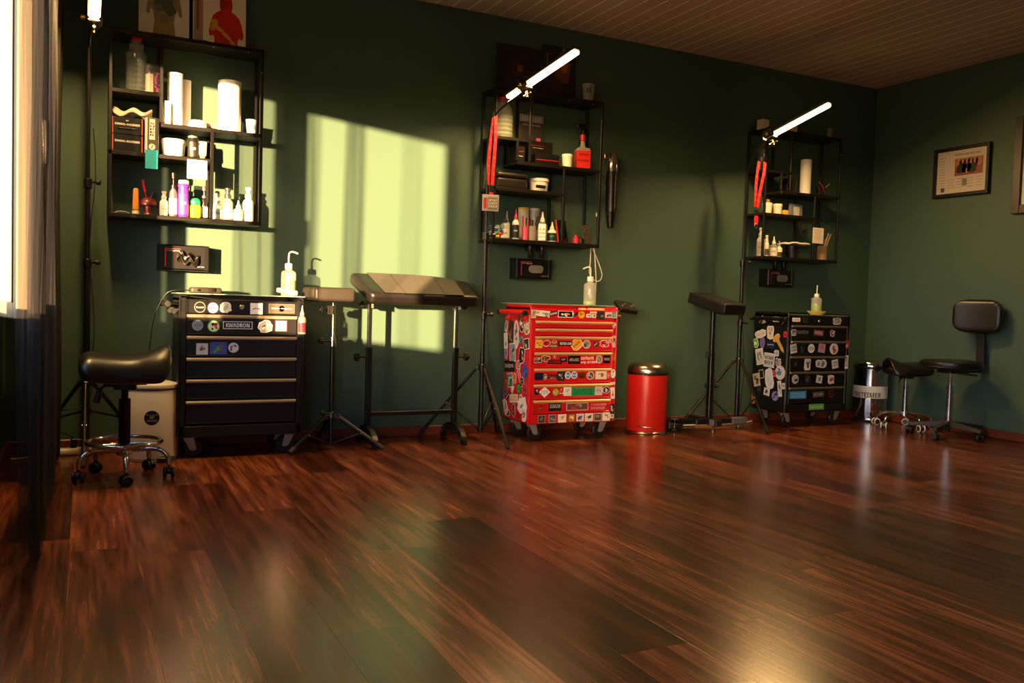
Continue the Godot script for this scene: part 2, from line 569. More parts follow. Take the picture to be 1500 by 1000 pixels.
func build_window():
	var pvc := mat("#665e50", 0.4)
	var glass := mat(Color(0.95, 0.97, 0.96, 0.06), 0.02)
	var s := st()
	bar4(s, V(-0.41, 0, 0.88), V(0, 0, 1), 2.22, 0.665, 2.095, 0.07, 0.06)
	box(s, V(-0.41, 1.38, 1.76), V(0.06, 1.34, 0.05), 0.004)
	var win := struct("window_1", s, pvc)
	# the casement that is shut
	s = st()
	bar4(s, V(-0.395, 0, 1.785), V(0, 0, 1), 1.26, 0.705, 2.035, 0.055, 0.05)
	var shut := obj("sash", s, pvc, win)
	s = st()
	box(s, V(-0.395, 1.378, 2.415), V(0.006, 1.24, 1.16))
	obj("pane", s, glass, shut)
	# the casement that stands ajar into the room
	s = st()
	var u := V(0.17, 0, 0.665).normalized()
	var o := V(-0.345, 0, 0.95)
	bar4(s, o, u, 0.69, 0.705, 2.035, 0.055, 0.045)
	var ajar := obj("sash", s, pvc, win)
	s = st()
	var bs := Basis(u, Vector3.UP, u.cross(Vector3.UP))
	box(s, o + u * 0.345 + V(0, 1.378, 0), V(0.58, 1.24, 0.006), 0.0, bs)
	obj("pane", s, glass, ajar)
	for f in [0.058, 0.63]:
		s = st()
		box(s, o + u * f + V(0, 1.378, 0), V(0.012, 1.24, 0.05), 0.0, bs)
		obj("gasket", s, mat("#15130f", 0.7), ajar)
	s = st()
	var hp := o + u * 0.66 + V(0, 1.36, 0)
	var nn := V(u.z, 0, -u.x)
	tube(s, smooth_path([hp + nn * 0.02, hp + nn * 0.055, hp + nn * 0.06 + V(0, -0.03, 0), hp + nn * 0.06 + V(0, -0.13, 0), hp + nn * 0.05 + V(0, -0.14, 0)], 5), 0.008, 8)
	obj("handle", s, mat("#c9c6be", 0.3, 0.6), ajar)
	# inner sill board
	s = st()
	box(s, V(-0.40, 0.652, 1.99), V(0.118, 0.026, 2.2), 0.006)
	var sill := struct("window_1_sill", s, pvc)
	sill.name = "trim_1"
	# a second window beside the photographer
	s = st()
	bar4(s, V(-0.41, 0, 3.4), V(0, 0, 1), 2.8, 0.35, 1.85, 0.06, 0.07)
	box(s, V(-0.41, 1.1, 4.8), V(0.07, 1.38, 0.08), 0.004)
	var w2 := struct("window_2", s, pvc)
	s = st()
	box(s, V(-0.41, 1.1, 4.8), V(0.006, 1.38, 2.68))
	obj("pane", s, glass, w2)

func curtain(label: String, z0: float, z1: float, folds: int, amp: float, alpha: float, x := -0.125, flare := 0.0):
	var s := st()
	sg += 1
	s.set_smooth_group(sg)
	var nz := folds * 10
	var ny := 14
	var P := func(i: int, j: int) -> Vector3:
		var t := float(i) / nz
		var v := float(j) / ny
		var ph := t * folds * TAU
		var a := amp * (0.75 + 0.25 * sin(i * 0.7) + 0.15 * v)
		var c := (z0 + z1) / 2
		return V(x + a * sin(ph + 0.5 * sin(v * 5.0 + t * 9.0)) + 0.006 * sin(v * 9.0 + t * 5.0), 2.5 - v * 2.488, c + (lerpf(z0, z1, t) - c) * (1.0 + flare * v) + amp * 0.4 * cos(ph * 2.0))
	for i in nz:
		for j in ny:
			quad(s, P.call(i, j), P.call(i + 1, j), P.call(i + 1, j + 1), P.call(i, j + 1), V(1, 0, 0))
	var o := obj("curtain", s, mat(Color(0.1, 0.08, 0.07, alpha), 0.85, 0.0, {"cull_mode": BaseMaterial3D.CULL_DISABLED}))
	tag(o, label, "curtain", "sheer black curtains along the window wall")

func build_curtains():
	curtain("sheer black curtain panel gathered against the green back wall", 0.2, 0.75, 5, 0.024, 0.9)
	curtain("sheer black curtain panel hanging before the white open window sash", 1.06, 1.66, 5, 0.024, 0.44)
	curtain("narrow gathered strip of sheer black curtain beside the window handle", 1.83, 1.99, 3, 0.016, 0.5)
	curtain("sheer black curtain panel at the edge of the picture, nearer than the window handle", 2.26, 2.44, 3, 0.018, 0.16)

# ---------------------------------------------------------------- lamps on tripods
func light_stand(label: String, x: float, z: float, low: float, collar: float, foot: float, mid: float, up: float, top: Vector3, legs: Array, arm: Array, p0: Vector3, p1: Vector3, clamp_t: float, energy: float):
	var black := mat("#0b0a0a", 0.35)
	var satin := mat("#2a2724", 0.3, 0.6)
	var chrome := mat("#c8c4bc", 0.22, 1.0)
	var t := thing("light_stand", label, "floor lamp", V(x, 0, z), 0.0, "tripod lamps along the back wall")
	var o := V(x, 0, z)
	var s := st()
	cyl(s, V(0, low, 0), V(0, mid, 0), 0.0145, -1, 14)
	obj("pole", s, black, t)
	s = st()
	cyl(s, V(0, mid - 0.02, 0), V(0, up, 0), 0.0125, -1, 12)
	cyl(s, V(0, up - 0.02, 0), V(top.x - x, top.y, top.z - z), 0.0085, -1, 12)
	obj("upper_pole", s, satin, t)
	for y in [mid, up]:
		s = st()
		cyl(s, V(0, y - 0.03, 0), V(0, y + 0.015, 0), 0.019, -1, 14, 0.003)
		cyl(s, V(0, y, 0), V(0.045, y, 0.012), 0.006)
		var cl := obj("clamp_collar", s, black, t)
		s = st()
		cyl(s, V(0.035, y, 0.01), V(0.055, y, 0.015), 0.013, -1, 8, 0.003)
		obj("knob", s, mat("#3a3633", 0.3, 0.4), cl)
	s = st()
	cyl(s, V(0, collar - 0.015, 0), V(0, collar + 0.02, 0), 0.024, -1, 14, 0.003)
	for l in legs:
		var d0 := V(l.x - x, 0, l.y - z).normalized()
		box(s, V(0, collar, 0) + d0 * 0.026, V(0.03, 0.022, 0.02), 0.003, Basis(d0, Vector3.UP, d0.cross(Vector3.UP)))
	obj("leg_collar", s, satin, t)
	s = st()
	cyl(s, V(0, foot - 0.01, 0), V(0, foot + 0.02, 0), 0.02, -1, 12, 0.002)
	obj("brace_collar", s, satin, t)
	for l in legs:
		var e := V(l.x - x, 0.012, l.y - z)
		var d := V(e.x, 0, e.z).normalized()
		var a := V(0, collar, 0) + d * 0.032
		s = st()
		cyl(s, a, e, 0.0095, -1, 10)
		var leg := obj("leg", s, mat("#241f1b", 0.28, 0.55), t)
		s = st()
		cyl(s, e + (a - e).normalized() * 0.05, e - (a - e).normalized() * 0.002, 0.0125, 0.011, 10, 0.002)
		obj("rubber_foot", s, mat("#0a0909", 0.8), leg)
		s = st()
		var m := a.lerp(e, 0.52)
		tube(s, [V(0, foot + 0.005, 0) + d * 0.018, m], 0.0055, 6)
		obj("brace", s, black, t)
		s = st()
		cyl(s, m - V(d.z, 0, -d.x) * 0.012, m + V(d.z, 0, -d.x) * 0.012, 0.006, -1, 8, 0.001)
		obj("rivet", s, chrome, t)
	if arm.size():
		s = st()
		var pts := []
		for p in arm: pts.append(p - o)
		tube(s, smooth_path(pts, 6), 0.0075, 8)
		obj("arm", s, black, t)
	# the bar: dark housing, glowing diffuser on the underside
	var u := (p1 - p0).normalized()
	var side := u.cross(Vector3.UP).normalized()
	var n := side.cross(u).normalized()
	if n.y > 0: n = -n
	var L := p0.distance_to(p1)
	var c := (p0 + p1) / 2 - o
	var bs := Basis(u, -n, u.cross(-n))
	s = st()
	box(s, c - n * 0.012, V(L + 0.02, 0.018, 0.056), 0.004, bs)
	obj("bar_housing", s, mat("#181512", 0.4), t)
	s = st()
	box(s, c + n * 0.004, V(L, 0.024, 0.05), 0.008, bs)
	obj("light_tube", s, mat("#fff2d8", 0.4, 0.0, {"emission_enabled": true, "emission": Color(1.0, 0.8, 0.46), "emission_energy_multiplier": 16.0}), t)
	var q := p0.lerp(p1, clamp_t) - o
	s = st()
	box(s, q - n * 0.012, V(0.075, 0.055, 0.07), 0.006, bs)
	cyl(s, q - n * 0.03, q - n * 0.06, 0.014, -1, 12, 0.003)
	box(s, q + n * 0.022, V(0.06, 0.012, 0.05), 0.004, bs)
	var cl2 := obj("bar_clamp", s, black, t)
	s = st()
	cyl(s, q + n * 0.03, q + n * 0.07, 0.006, -1, 8)
	cyl(s, q + n * 0.055 - u * 0.025, q + n * 0.055 + u * 0.03, 0.005, -1, 8)
	cyl(s, q + side * 0.03, q + side * 0.055, 0.011, -1, 8, 0.002)
	obj("clamp_screw", s, mat("#c9a45c", 0.25, 1.0), cl2)
	var al := AreaLight3D.new()
	al.name = "bar_light"
	al.area_size = Vector2(L, 0.05)
	al.light_color = Color(1.0, 0.8, 0.5)
	al.light_energy = energy
	al.area_range = 14.0; al.area_attenuation = 2.0
	al.shadow_enabled = true
	al.transform = Transform3D(Basis(u, (-n).cross(u), -n), c + n * 0.02)
	t.add_child(al)
	# power lead down the pole
	s = st()
	var cp := []
	for k in 13:
		var f := k / 12.0
		cp.append(V(0.02 + 0.012 * sin(f * 11.0), lerpf(up + 0.25, foot + 0.03, f), 0.016 + 0.008 * cos(f * 7.0)))
	tube(s, cp, 0.0025, 5)
	obj("power_lead", s, mat("#0c0b0a", 0.5), t)

func lanyard(label: String, a: Array, b: Array, clip: Vector3, w: float):
	var t := thing("lanyard", label, "lanyard", a[0], 0.0, "red printed lanyards hung from the tripod lamps")
	for r in [a, b]:
		var s := st()
		var pts := smooth_path(r, 6)
		s.set_smooth_group(-1)
		for i in pts.size() - 1:
			var p: Vector3 = pts[i] - a[0]
			var q: Vector3 = pts[i + 1] - a[0]
			box(s, (p + q) / 2, V(w, p.distance_to(q) + 0.002, 0.003), 0.001, Basis((q - p).normalized().cross(V(0.35, 0, 1).normalized()).normalized(), (p - q).normalized(), V(0.35, 0, 1).normalized()))
		var rb := obj("ribbon", s, mat("#c81f28", 0.5), t)
		s = st()
		for i in range(2, pts.size() - 3, 2):
			var p: Vector3 = (pts[i] + pts[i + 1]) / 2 - a[0]
			box(s, p + V(0.35, 0, 1).normalized() * 0.0022, V(w * 0.22, 0.009, 0.0006), 0.0, Basis(V(1, 0, -0.35).normalized(), Vector3.UP, V(0.35, 0, 1).normalized()))
		obj("print", s, mat("#d88a84", 0.5), rb)
	var s2 := st()
	box(s2, clip - a[0] + V(0, -0.05, 0), V(w, 0.06, 0.003), 0.001)
	obj("tail_ribbon", s2, mat("#c81f28", 0.5), t)
	s2 = st()
	box(s2, clip - a[0] + V(0, 0.0, 0), V(w * 1.1, 0.04, 0.008), 0.002)
	obj("buckle", s2, mat("#111010", 0.4), t)
	s2 = st()
	tube(s2, ring_pts(clip - a[0] + V(0, -0.09, 0), 0.012, 14, Basis(Vector3.RIGHT, PI / 2)), 0.003, 6, true)
	obj("hook", s2, mat("#c9c4ba", 0.25, 1.0), t)

func build_lamps():
	light_stand("tripod lamp in the corner between window curtain and white pedal bin", 0.012, 0.22, 0.06, 0.36, 0.22, 0.94, 1.32, V(0.012, 1.95, 0.26),
		[Vector2(-0.24, 0.08), Vector2(0.29, 0.08), Vector2(0.0, 0.52)], [V(0.012, 1.94, 0.26), V(0.015, 1.99, 0.3), V(0.03, 2.03, 0.4)],
		V(0.03, 2.025, 0.4), V(0.034, 2.16, 0.85), 0.04, 2.8)
	light_stand("tripod lamp between the wide arm rest and the red tool trolley", 2.083, 0.25, 0.06, 0.425, 0.06, 0.735, 1.195, V(2.083, 1.76, 0.25),
		[Vector2(1.775, 0.05), Vector2(2.29, 0.045), Vector2(2.082, 0.625)], [V(2.083, 1.75, 0.25), V(2.09, 1.82, 0.26), V(2.115, 1.9, 0.3), V(2.19, 1.975, 0.39), V(2.216, 2.01, 0.42)],
		V(2.178, 1.988, 0.3), V(2.331, 2.153, 0.8), 0.26, 2.8)
	light_stand("tripod lamp beside the black trolley covered in stickers", 4.01, 0.24, 0.045, 0.458, 0.045, 0.72, 1.13, V(4.01, 1.66, 0.24),
		[Vector2(3.7, 0.04), Vector2(4.2, 0.04), Vector2(4.005, 0.555)], [V(4.01, 1.65, 0.24), V(4.005, 1.74, 0.25), V(4.0, 1.84, 0.31), V(4.015, 1.93, 0.4), V(4.02, 1.95, 0.43)],
		V(4.011, 1.938, 0.4), V(4.141, 2.102, 0.82), 0.1, 2.8)
	lanyard("red lanyard looped over the lamp pole in front of the middle shelf", [V(2.095, 1.86, 0.285), V(2.087, 1.75, 0.275), V(2.075, 1.6, 0.275), V(2.085, 1.48, 0.275)],
		[V(2.105, 1.875, 0.285), V(2.112, 1.75, 0.28), V(2.105, 1.6, 0.28), V(2.1, 1.48, 0.28)], V(2.095, 1.46, 0.28), 0.026)
	lanyard("red lanyard looped over the lamp arm in front of the shelf by the corner", [V(4.0, 1.79, 0.37), V(3.99, 1.7, 0.365), V(3.985, 1.58, 0.365), V(3.99, 1.49, 0.365)],
		[V(4.05, 1.79, 0.37), V(4.045, 1.72, 0.37), V(4.015, 1.58, 0.37), V(4.0, 1.49, 0.37)], V(3.995, 1.455, 0.37), 0.034)

# ---------------------------------------------------------------- tool trolleys
func trolley(label: String, x: float, z: float, paint: Material, edge: Material, strip: Material, tops: Array, bottoms: Array, rail: Material) -> Dictionary:
	# local: x -0.3 .. 0.3, z 0 .. 0.33 (front), floor 0
	var t := thing("tool_trolley", label, "tool trolley", V(x, 0, z), 0.0, "sticker-covered roller tool trolleys")
	var s := st()
	box(s, V(-0.296, 0.445, 0.165), V(0.008, 0.68, 0.33), 0.002)
	box(s, V(0.296, 0.445, 0.165), V(0.008, 0.68, 0.33), 0.002)
	box(s, V(0, 0.445, 0.004), V(0.584, 0.68, 0.008), 0.002)
	box(s, V(-0.279, 0.445, 0.322), V(0.026, 0.68, 0.016), 0.003)
	box(s, V(0.279, 0.445, 0.322), V(0.026, 0.68, 0.016), 0.003)
	box(s, V(0, 0.755, 0.166), V(0.584, 0.008, 0.326), 0.001)
	box(s, V(0, 0.742, 0.323), V(0.584, 0.066, 0.014), 0.003)
	box(s, V(0, 0.109, 0.165), V(0.6, 0.008, 0.33), 0.002)
	box(s, V(0, 0.132, 0.322), V(0.584, 0.055, 0.016), 0.003)
	box(s, V(0, 0.43, 0.29), V(0.56, 0.62, 0.01))
	var body := obj("body", s, paint, t)
	# raised rim round the tray on top
	s = st()
	box(s, V(-0.294, 0.782, 0.165), V(0.012, 0.03, 0.33), 0.004)
	box(s, V(0.294, 0.782, 0.165), V(0.012, 0.03, 0.33), 0.004)
	box(s, V(0, 0.784, 0.006), V(0.58, 0.034, 0.012), 0.004)
	box(s, V(0, 0.772, 0.326), V(0.58, 0.012, 0.01), 0.003)
	obj("tray_rim", s, edge, t)
	var fronts := []
	for i in tops.size():
		s = st()
		var y1: float = tops[i]
		var y0: float = bottoms[i]
		box(s, V(0, (y0 + y1) / 2, 0.318), V(0.528, y1 - y0 - 0.005, 0.018), 0.003)
		box(s, V(0, y0 + 0.008, 0.328), V(0.522, 0.004, 0.004), 0.001)
		var d := obj("drawer", s, paint, t)
		s = st()
		box(s, V(0, y1 - 0.009, 0.333), V(0.53, 0.014, 0.016), 0.004)
		box(s, V(0, y1 - 0.003, 0.326), V(0.53, 0.006, 0.02), 0.001)
		obj("handle", s, strip, d)
		fronts.append(d)
	s = st()
	cyl(s, V(-0.01, 0.745, 0.328), V(-0.01, 0.745, 0.337), 0.012, -1, 14, 0.002)
	cyl(s, V(-0.01, 0.745, 0.337), V(-0.01, 0.745, 0.339), 0.006, -1, 10)
	obj("lock", s, mat("#d8d4c4", 0.2, 1.0), t)
	s = st()
	cyl(s, V(-0.352, 0.752, 0.03), V(-0.352, 0.752, 0.36), 0.0135, -1, 14, 0.002)
	for zz in [0.07, 0.30]: box(s, V(-0.325, 0.745, zz), V(0.06, 0.016, 0.022), 0.003)
	for zz in [0.07, 0.30]: box(s, V(-0.312, 0.725, zz), V(0.024, 0.05, 0.022), 0.003, Basis(Vector3(0, 0, 1), -0.7))
	var rl := obj("push_handle", s, rail, t)
	for zz in [0.018, 0.35]:
		s = st()
		cyl(s, V(-0.352, 0.752, zz), V(-0.352, 0.752, zz + 0.022), 0.0165, -1, 14, 0.004)
		obj("end_cap", s, mat("#0c0b0b", 0.5), rl)
	for cx in [-0.245, 0.245]:
		for cz in [0.06, 0.275]:
			s = st()
			# swivelled with the axle towards the room; the fork plate shows in front of the wheel
			var tr := 0.022 * (1.0 if cx < 0.0 else -1.0)
			box(s, V(cx, 0.102, cz), V(0.075, 0.006, 0.06), 0.001)
			var fp := PackedVector2Array([Vector2(-0.024, 0.1), Vector2(0.024, 0.1), Vector2(0.016 + tr, 0.04), Vector2(tr, 0.034), Vector2(-0.016 + tr, 0.04)])
			for k in [-0.0195, 0.0165]: prism(s, fp, T(cx, 0, cz + k), 0.003)
			cyl(s, V(cx + tr, 0.047, cz - 0.022), V(cx + tr, 0.047, cz + 0.022), 0.006, -1, 10, 0.001)
			var c := obj("caster", s, mat("#a8a298", 0.4, 0.55), t)
			s = st()
			cyl(s, V(cx + tr, 0.047, cz - 0.012), V(cx + tr, 0.047, cz + 0.012), 0.047, -1, 24, 0.006)
			obj("wheel", s, mat("#0d0c0c", 0.55), c)
	return {"t": t, "body": body, "drawers": fronts}

func put_stickers(owner: Node, list: Array, seed_: int, z := 0.3305):
	for i in list.size(): sticker(owner, T(0, 0, z), list[i], seed_ + i * 17)

func side_stickers(owner: Node, list: Array, seed_: int):
	# on the cabinet's window-side wall: across = towards the front
	for i in list.size(): sticker(owner, Transform3D(Basis(V(0, 0, 1), V(0, 1, 0), V(-1, 0, 0)), V(-0.3003 - 0.0002 * (i % 4), 0, 0.165)), list[i], seed_ + i * 13)

func glass_plate(label: String, x: float, z: float, w: float, d: float):
	var t := thing("glass_plate", label, "glass plate", V(x, 0.8018, z))
	var s := st()
	box(s, V(0, 0.0028, 0), V(w, 0.005, d), 0.001)
	obj("sheet", s, mat(Color(0.8, 0.93, 0.86, 0.3), 0.04), t)

func build_trolleys():
	var blk := mat("#070606", 0.45)
	var alu := mat("#b9aa98", 0.38, 0.75)
	var W := "#ece7df"
	var tops := [0.705, 0.600, 0.494, 0.388, 0.283]
	var bots := [0.602, 0.496, 0.390, 0.285, 0.165]
	# --- the black one under the shelf nearest the window
	var a := trolley("black tool trolley with few stickers, between the white pedal bin and a padded tripod rest", 0.708, 0.072, blk, blk, alu, tops, bots, blk)
	put_stickers(a.body, [["c", -0.205, 0.74, 0.053, 0.054, 0, "#8a8272", "#1c1a16", "#d8d0c0", ["", "Semi", ""]], ["c", -0.145, 0.738, 0.052, 0.053, 0, "#7f7fa6", "#8285ac", "#5d5c80", ["", "NIKO", ""]],
		["b", -0.086, 0.74, 0.056, 0.058, 20, "#e9e6d4", "#e2dfcd", "#b9b5a4"], ["r", 0.062, 0.739, 0.06, 0.056, 0, W, "#f2efe8", "#d2463c", ["", "A", ""]],
		["r", 0.186, 0.742, 0.13, 0.048, 0, "#5d5647", "#50493c", "#e8e6de", ["", "Tattoo  Supplies", ""]], ["s", 0.186, 0.742, 0.042, 0.044, 0, "#ffffff", "#ffffff", "#50493c", [""]]], 3, 0.3302)
	put_stickers(a.drawers[0], [["c", -0.214, 0.652, 0.052, 0.053, 0, "#8f989c", "#878f94", "#5c6266", ["", "NIKO", ""]], ["c", -0.14, 0.648, 0.058, 0.058, 0, "#56b53c", "#dfe8c8", "#c8372b", [], "#1c1a18"],
		["r", -0.026, 0.655, 0.141, 0.038, 0, "#dad7d0", "#0d0d0d", "#f4f2ee", ["KWADRON"]], ["b", 0.108, 0.651, 0.075, 0.066, 32, "#f1efe8", "#8e8b84", "#26241f", [], "#d6d3ca"], ["r", 0.185, 0.655, 0.058, 0.055, 0, "#d8484a", "#f0e4e0", "#9b8a86", ["", "sketch", "colour", ""]]], 31, 0.3275)
	put_stickers(a.drawers[1], [["r", -0.192, 0.537, 0.054, 0.055, 0, W, "#e9e6e0", "#b7623a", [], "#8c4527"], ["r", -0.116, 0.541, 0.08, 0.06, 0, "#4a56a0", "#4a56a0", "#5da53f", [], "#c4552f"], ["c", -0.045, 0.544, 0.05, 0.05, 0, W, "#ece9e4", "#c22f2a", [], "#262322"], ], 60, 0.3275)
	glass_plate("glass sheet covering the top of the black trolley by the window", 0.708, 0.225, 0.62, 0.3)
	# --- the red one
	var red := mat("#cf131b", 0.3, 0.0, {"clearcoat_enabled": true, "clearcoat": 0.5, "clearcoat_roughness": 0.15})
	var brass := mat("#d9b07e", 0.4, 0.55)
	var rt := [0.708, 0.663, 0.618, 0.524, 0.429, 0.336, 0.242]
	var rb := [0.665, 0.620, 0.526, 0.431, 0.338, 0.244, 0.160]
	var r := trolley("bright red tool trolley plastered with stickers", 2.61, 0.075, red, red, brass, rt, rb, red)
	put_stickers(r.body, [["r", -0.28, 0.748, 0.03, 0.05, 0, "#e4dccb", "#d9c29a", "#8a7a50"], ["r", -0.228, 0.752, 0.11, 0.036, -6, W, "#efece6", "#3a3733", ["Cat    copy"]], ["r", -0.162, 0.749, 0.086, 0.026, 12, "#1a1918", "#1a1918", "#dedad2", ["MISEAN"]],
		["r", -0.068, 0.75, 0.102, 0.04, 0, "#f2efe8", "#161514", "#e0a523", [], "#f2efe8"], ["c", 0.008, 0.754, 0.02, 0.018, 0, "#191817", "#2a2826", "#191817"], ["c", 0.042, 0.749, 0.046, 0.046, 0, "#d9a428", "#e2b43c", "#a9781c", [], "#c08a20"],
		["r", 0.092, 0.744, 0.035, 0.022, 0, W, W, "#2b2926"], ["r", 0.123, 0.765, 0.048, 0.013, 0, "#ead9d2", "#ead9d2", "#b08078"], ["r", 0.128, 0.743, 0.029, 0.022, 0, W, "#dfe3e6", "#6a7378"], ["r", 0.176, 0.749, 0.053, 0.054, 0, "#262422", "#3b3937", "#8b8783", [], "#1c1b1a"],
		["r", 0.237, 0.752, 0.058, 0.034, 0, W, "#dcd6ca", "#4c4a44"], ["r", 0.272, 0.754, 0.04, 0.041, 0, "#dfeaec", "#58b5c8", "#c89a3a"],
		["c", 0.277, 0.69, 0.03, 0.034, 0, "#f0d8d8", "#d0353c", "#f0eae6"], ["b", 0.277, 0.59, 0.028, 0.08, 0, "#e8dccd", "#d8b8a0", "#7a4632"], ["b", 0.279, 0.5, 0.026, 0.05, 0, "#d98a2b", "#c87822", "#7a4416"], ["c", 0.279, 0.395, 0.034, 0.055, 0, W, "#e6e8e4", "#23211f", [], "#d9b23a"], ["r", 0.279, 0.335, 0.034, 0.016, 0, W, W, "#a84a42"], ["r", 0.281, 0.277, 0.03, 0.07, 4, W, "#efe4e0", "#c8332e"], ["r", 0.281, 0.18, 0.03, 0.06, 0, "#1d1c1b", "#242220", "#d8d3ca"], ["r", 0.281, 0.135, 0.028, 0.026, 0, "#cfcac0", "#e2ded4", "#3a3834"],
		["r", -0.206, 0.133, 0.048, 0.048, 0, "#a09a92", "#3c3836", "#8c8480"], ["r", -0.134, 0.133, 0.048, 0.048, 0, "#b6b0a8", "#55504e", "#a79ea4"], ["r", -0.068, 0.133, 0.056, 0.049, 0, W, "#efe8da", "#d98f2d"], ["r", -0.003, 0.133, 0.05, 0.049, 0, "#4a2a1c", "#c88a24", "#2b1712", [], "#efe6da"], ["r", 0.056, 0.134, 0.052, 0.044, 0, W, "#d9d8dc", "#3b3d78"], ["r", 0.118, 0.133, 0.056, 0.047, 0, W, "#dcd8d0", "#4a4640"], ["r", 0.18, 0.133, 0.054, 0.047, 0, "#cbc2b6", "#4e4038", "#a3907c"], ["r", 0.24, 0.133, 0.055, 0.049, 0, W, "#f0e8d8", "#e0922c", [], "#6d7a38"]], 100, 0.3302)
	put_stickers(r.drawers[2], [["r", -0.238, 0.574, 0.046, 0.05, 0, "#e0a83a", "#e8b448", "#6a4a14"], ["s", -0.188, 0.577, 0.062, 0.044, 8, "#ecd9d4", "#c01d22", "#8f1216"], ["c", -0.136, 0.587, 0.034, 0.022, 0, "#e2c9a0", "#d08d4c", "#8a4f24"], ["r", -0.142, 0.561, 0.055, 0.019, 0, "#2f5a34", "#2f5a34", "#dfe6da", ["POISON VALE"]],
		["r", -0.06, 0.576, 0.1, 0.029, 0, "#1a1816", "#1a1816", "#efece6", ["TATTOO LOVE"]], ["o", 0.017, 0.573, 0.076, 0.066, 38, "#efe6d0", "#e8a73a", "#7c3f18", ["", "HEX", ""]], ["c", 0.086, 0.573, 0.053, 0.052, 0, "#e8e4dc", "#9a9892", "#3a3834"], ["s", 0.149, 0.573, 0.041, 0.041, 0, "#22301f", "#22301f", "#9fae8c"], ["b", 0.212, 0.576, 0.07, 0.046, 0, W, "#cf3a34", "#efe9e2", [], "#7a1c1a"], ["c", 0.25, 0.592, 0.022, 0.02, 0, "#efd6e2", "#c85a9a", "#f4e8ee"]], 210, 0.3275)
	put_stickers(r.drawers[3], [["b", -0.24, 0.478, 0.056, 0.034, 10, "#c9c4bb", "#2c2a28", "#c4c0b8", [], "#8f8b84"], ["b", -0.19, 0.487, 0.07, 0.04, -8, "#d8cbb8", "#8a4a22", "#3a2012", [], "#c07a3c"], ["c", -0.129, 0.497, 0.018, 0.016, 0, "#d4d0c8", "#2a2826", "#d4d0c8"], ["r", -0.128, 0.468, 0.096, 0.025, 0, "#2a100e", "#240d0c", "#b02822", ["ROCK'N ART"]], ["r", -0.07, 0.481, 0.05, 0.03, 0, "#262422", "#2e2c2a", "#8a8680"],
		["r", 0.002, 0.48, 0.084, 0.05, 0, "#121110", "#121110", "#d6d2ca", ["", "AP", "TATTOO", ""]], ["c", 0.178, 0.483, 0.044, 0.052, 0, "#d9d5cd", "#a8a49c", "#6c6962"], ["r", 0.232, 0.484, 0.048, 0.05, 0, "#141312", "#141312", "#e8e5de", ["", "ACTIVE", "STUDIO", ""]]], 240, 0.3275)
	var s := st()
	s.set_color(lin("#f2ece6"))
	letter(s, "carhartt", 0.088, 0.022, T(0.094, 0.492, 0.3287))
	letter(s, "wip @1989", 0.112, 0.019, T(0.104, 0.464, 0.3287))
	obj("lettering", s, ink(), r.drawers[3])
	put_stickers(r.drawers[4], [["o", -0.23, 0.383, 0.064, 0.044, 0, "#151a30", "#1c2446", "#10142a"], ["c", -0.19, 0.38, 0.027, 0.031, 0, W, "#34322f", "#dedad2"], ["r", -0.142, 0.389, 0.068, 0.014, 0, "#2a1413", "#2a1413", "#c2332e", ["RICK BAR"]], ["r", -0.142, 0.374, 0.07, 0.012, 0, "#3a342e", "#3a342e", "#b7a98c"], ["r", -0.084, 0.384, 0.05, 0.056, 0, "#1d1c1b", "#35332f", "#9a968e", [], "#cfcbc2"],
		["c", -0.036, 0.388, 0.039, 0.046, 0, "#eaf0f2", "#3d9cd0", "#e6f2f6", ["", "ICE", ""]], ["c", 0.007, 0.389, 0.042, 0.044, 0, "#eaf0f2", "#3a94c8", "#e6f2f6", ["", "ICE", ""]], ["b", 0.06, 0.386, 0.056, 0.042, 0, "#5a2a14", "#6a3216", "#3c1a0c"], ["c", 0.12, 0.385, 0.052, 0.05, 0, W, "#52504c", "#c9c5bd", [], "#1f1d1b"], ["r", 0.195, 0.386, 0.084, 0.052, 0, "#e0a068", "#e8dccc", "#8a857c", [], "#cf3b36"], ["r", 0.25, 0.384, 0.018, 0.03, 0, "#efd2cc", "#d63a34", "#f2e6e0"]], 270, 0.3275)
	put_stickers(r.drawers[5], [["o", -0.243, 0.294, 0.03, 0.038, 15, "#171615", "#171615", "#dcd8d0"], ["d", -0.19, 0.291, 0.076, 0.066, 0, W, "#efece6", "#8f8b86", ["", "WORLD", "LIT", ""]], ["c", -0.116, 0.289, 0.05, 0.05, 0, "#6b5e34", "#b89a3a", "#e4cf6c"], ["t", -0.077, 0.295, 0.028, 0.032, 0, W, "#d84a42", "#2a1a18"], ["r", -0.036, 0.293, 0.054, 0.054, 0, W, "#e8e5df", "#a09a92"],
		["r", 0.073, 0.288, 0.164, 0.051, 0, "#2f9a58", "#2f9a58", "#14323f", ["MÖR", "AUGEN TRÄUMEN", "HERZEN SEHEN"]], ["r", 0.182, 0.293, 0.052, 0.054, 0, "#dfdbd2", "#cfcac0", "#8f8a82"], ["b", 0.235, 0.297, 0.052, 0.045, 0, "#efe6e2", "#2c2422", "#e8dcd8"]], 300, 0.3275)
	put_stickers(r.drawers[6], [["b", -0.216, 0.2, 0.034, 0.034, 0, "#7a2a14", "#5a1d10", "#d08a2c"], ["r", -0.117, 0.2, 0.088, 0.048, 0, "#2a3a34", "#16201e", "#e2e6e0", ["TASTE", "SAMPLER", ""]], ["r", 0.036, 0.2, 0.15, 0.046, 0, "#d9d0cc", "#6a4646", "#b98c88", [], "#c22f34"]], 330, 0.3275)
	s = st()
	s.set_color(lin("#cfc6c0"))
	letter(s, "ST.QUALITY WORLD", 0.108, 0.014, T(0.185, 0.208, 0.3287))
	letter(s, "ICE & FAITHLESS", 0.1, 0.014, T(0.18, 0.188, 0.3287))
	obj("lettering", s, ink(), r.drawers[6])
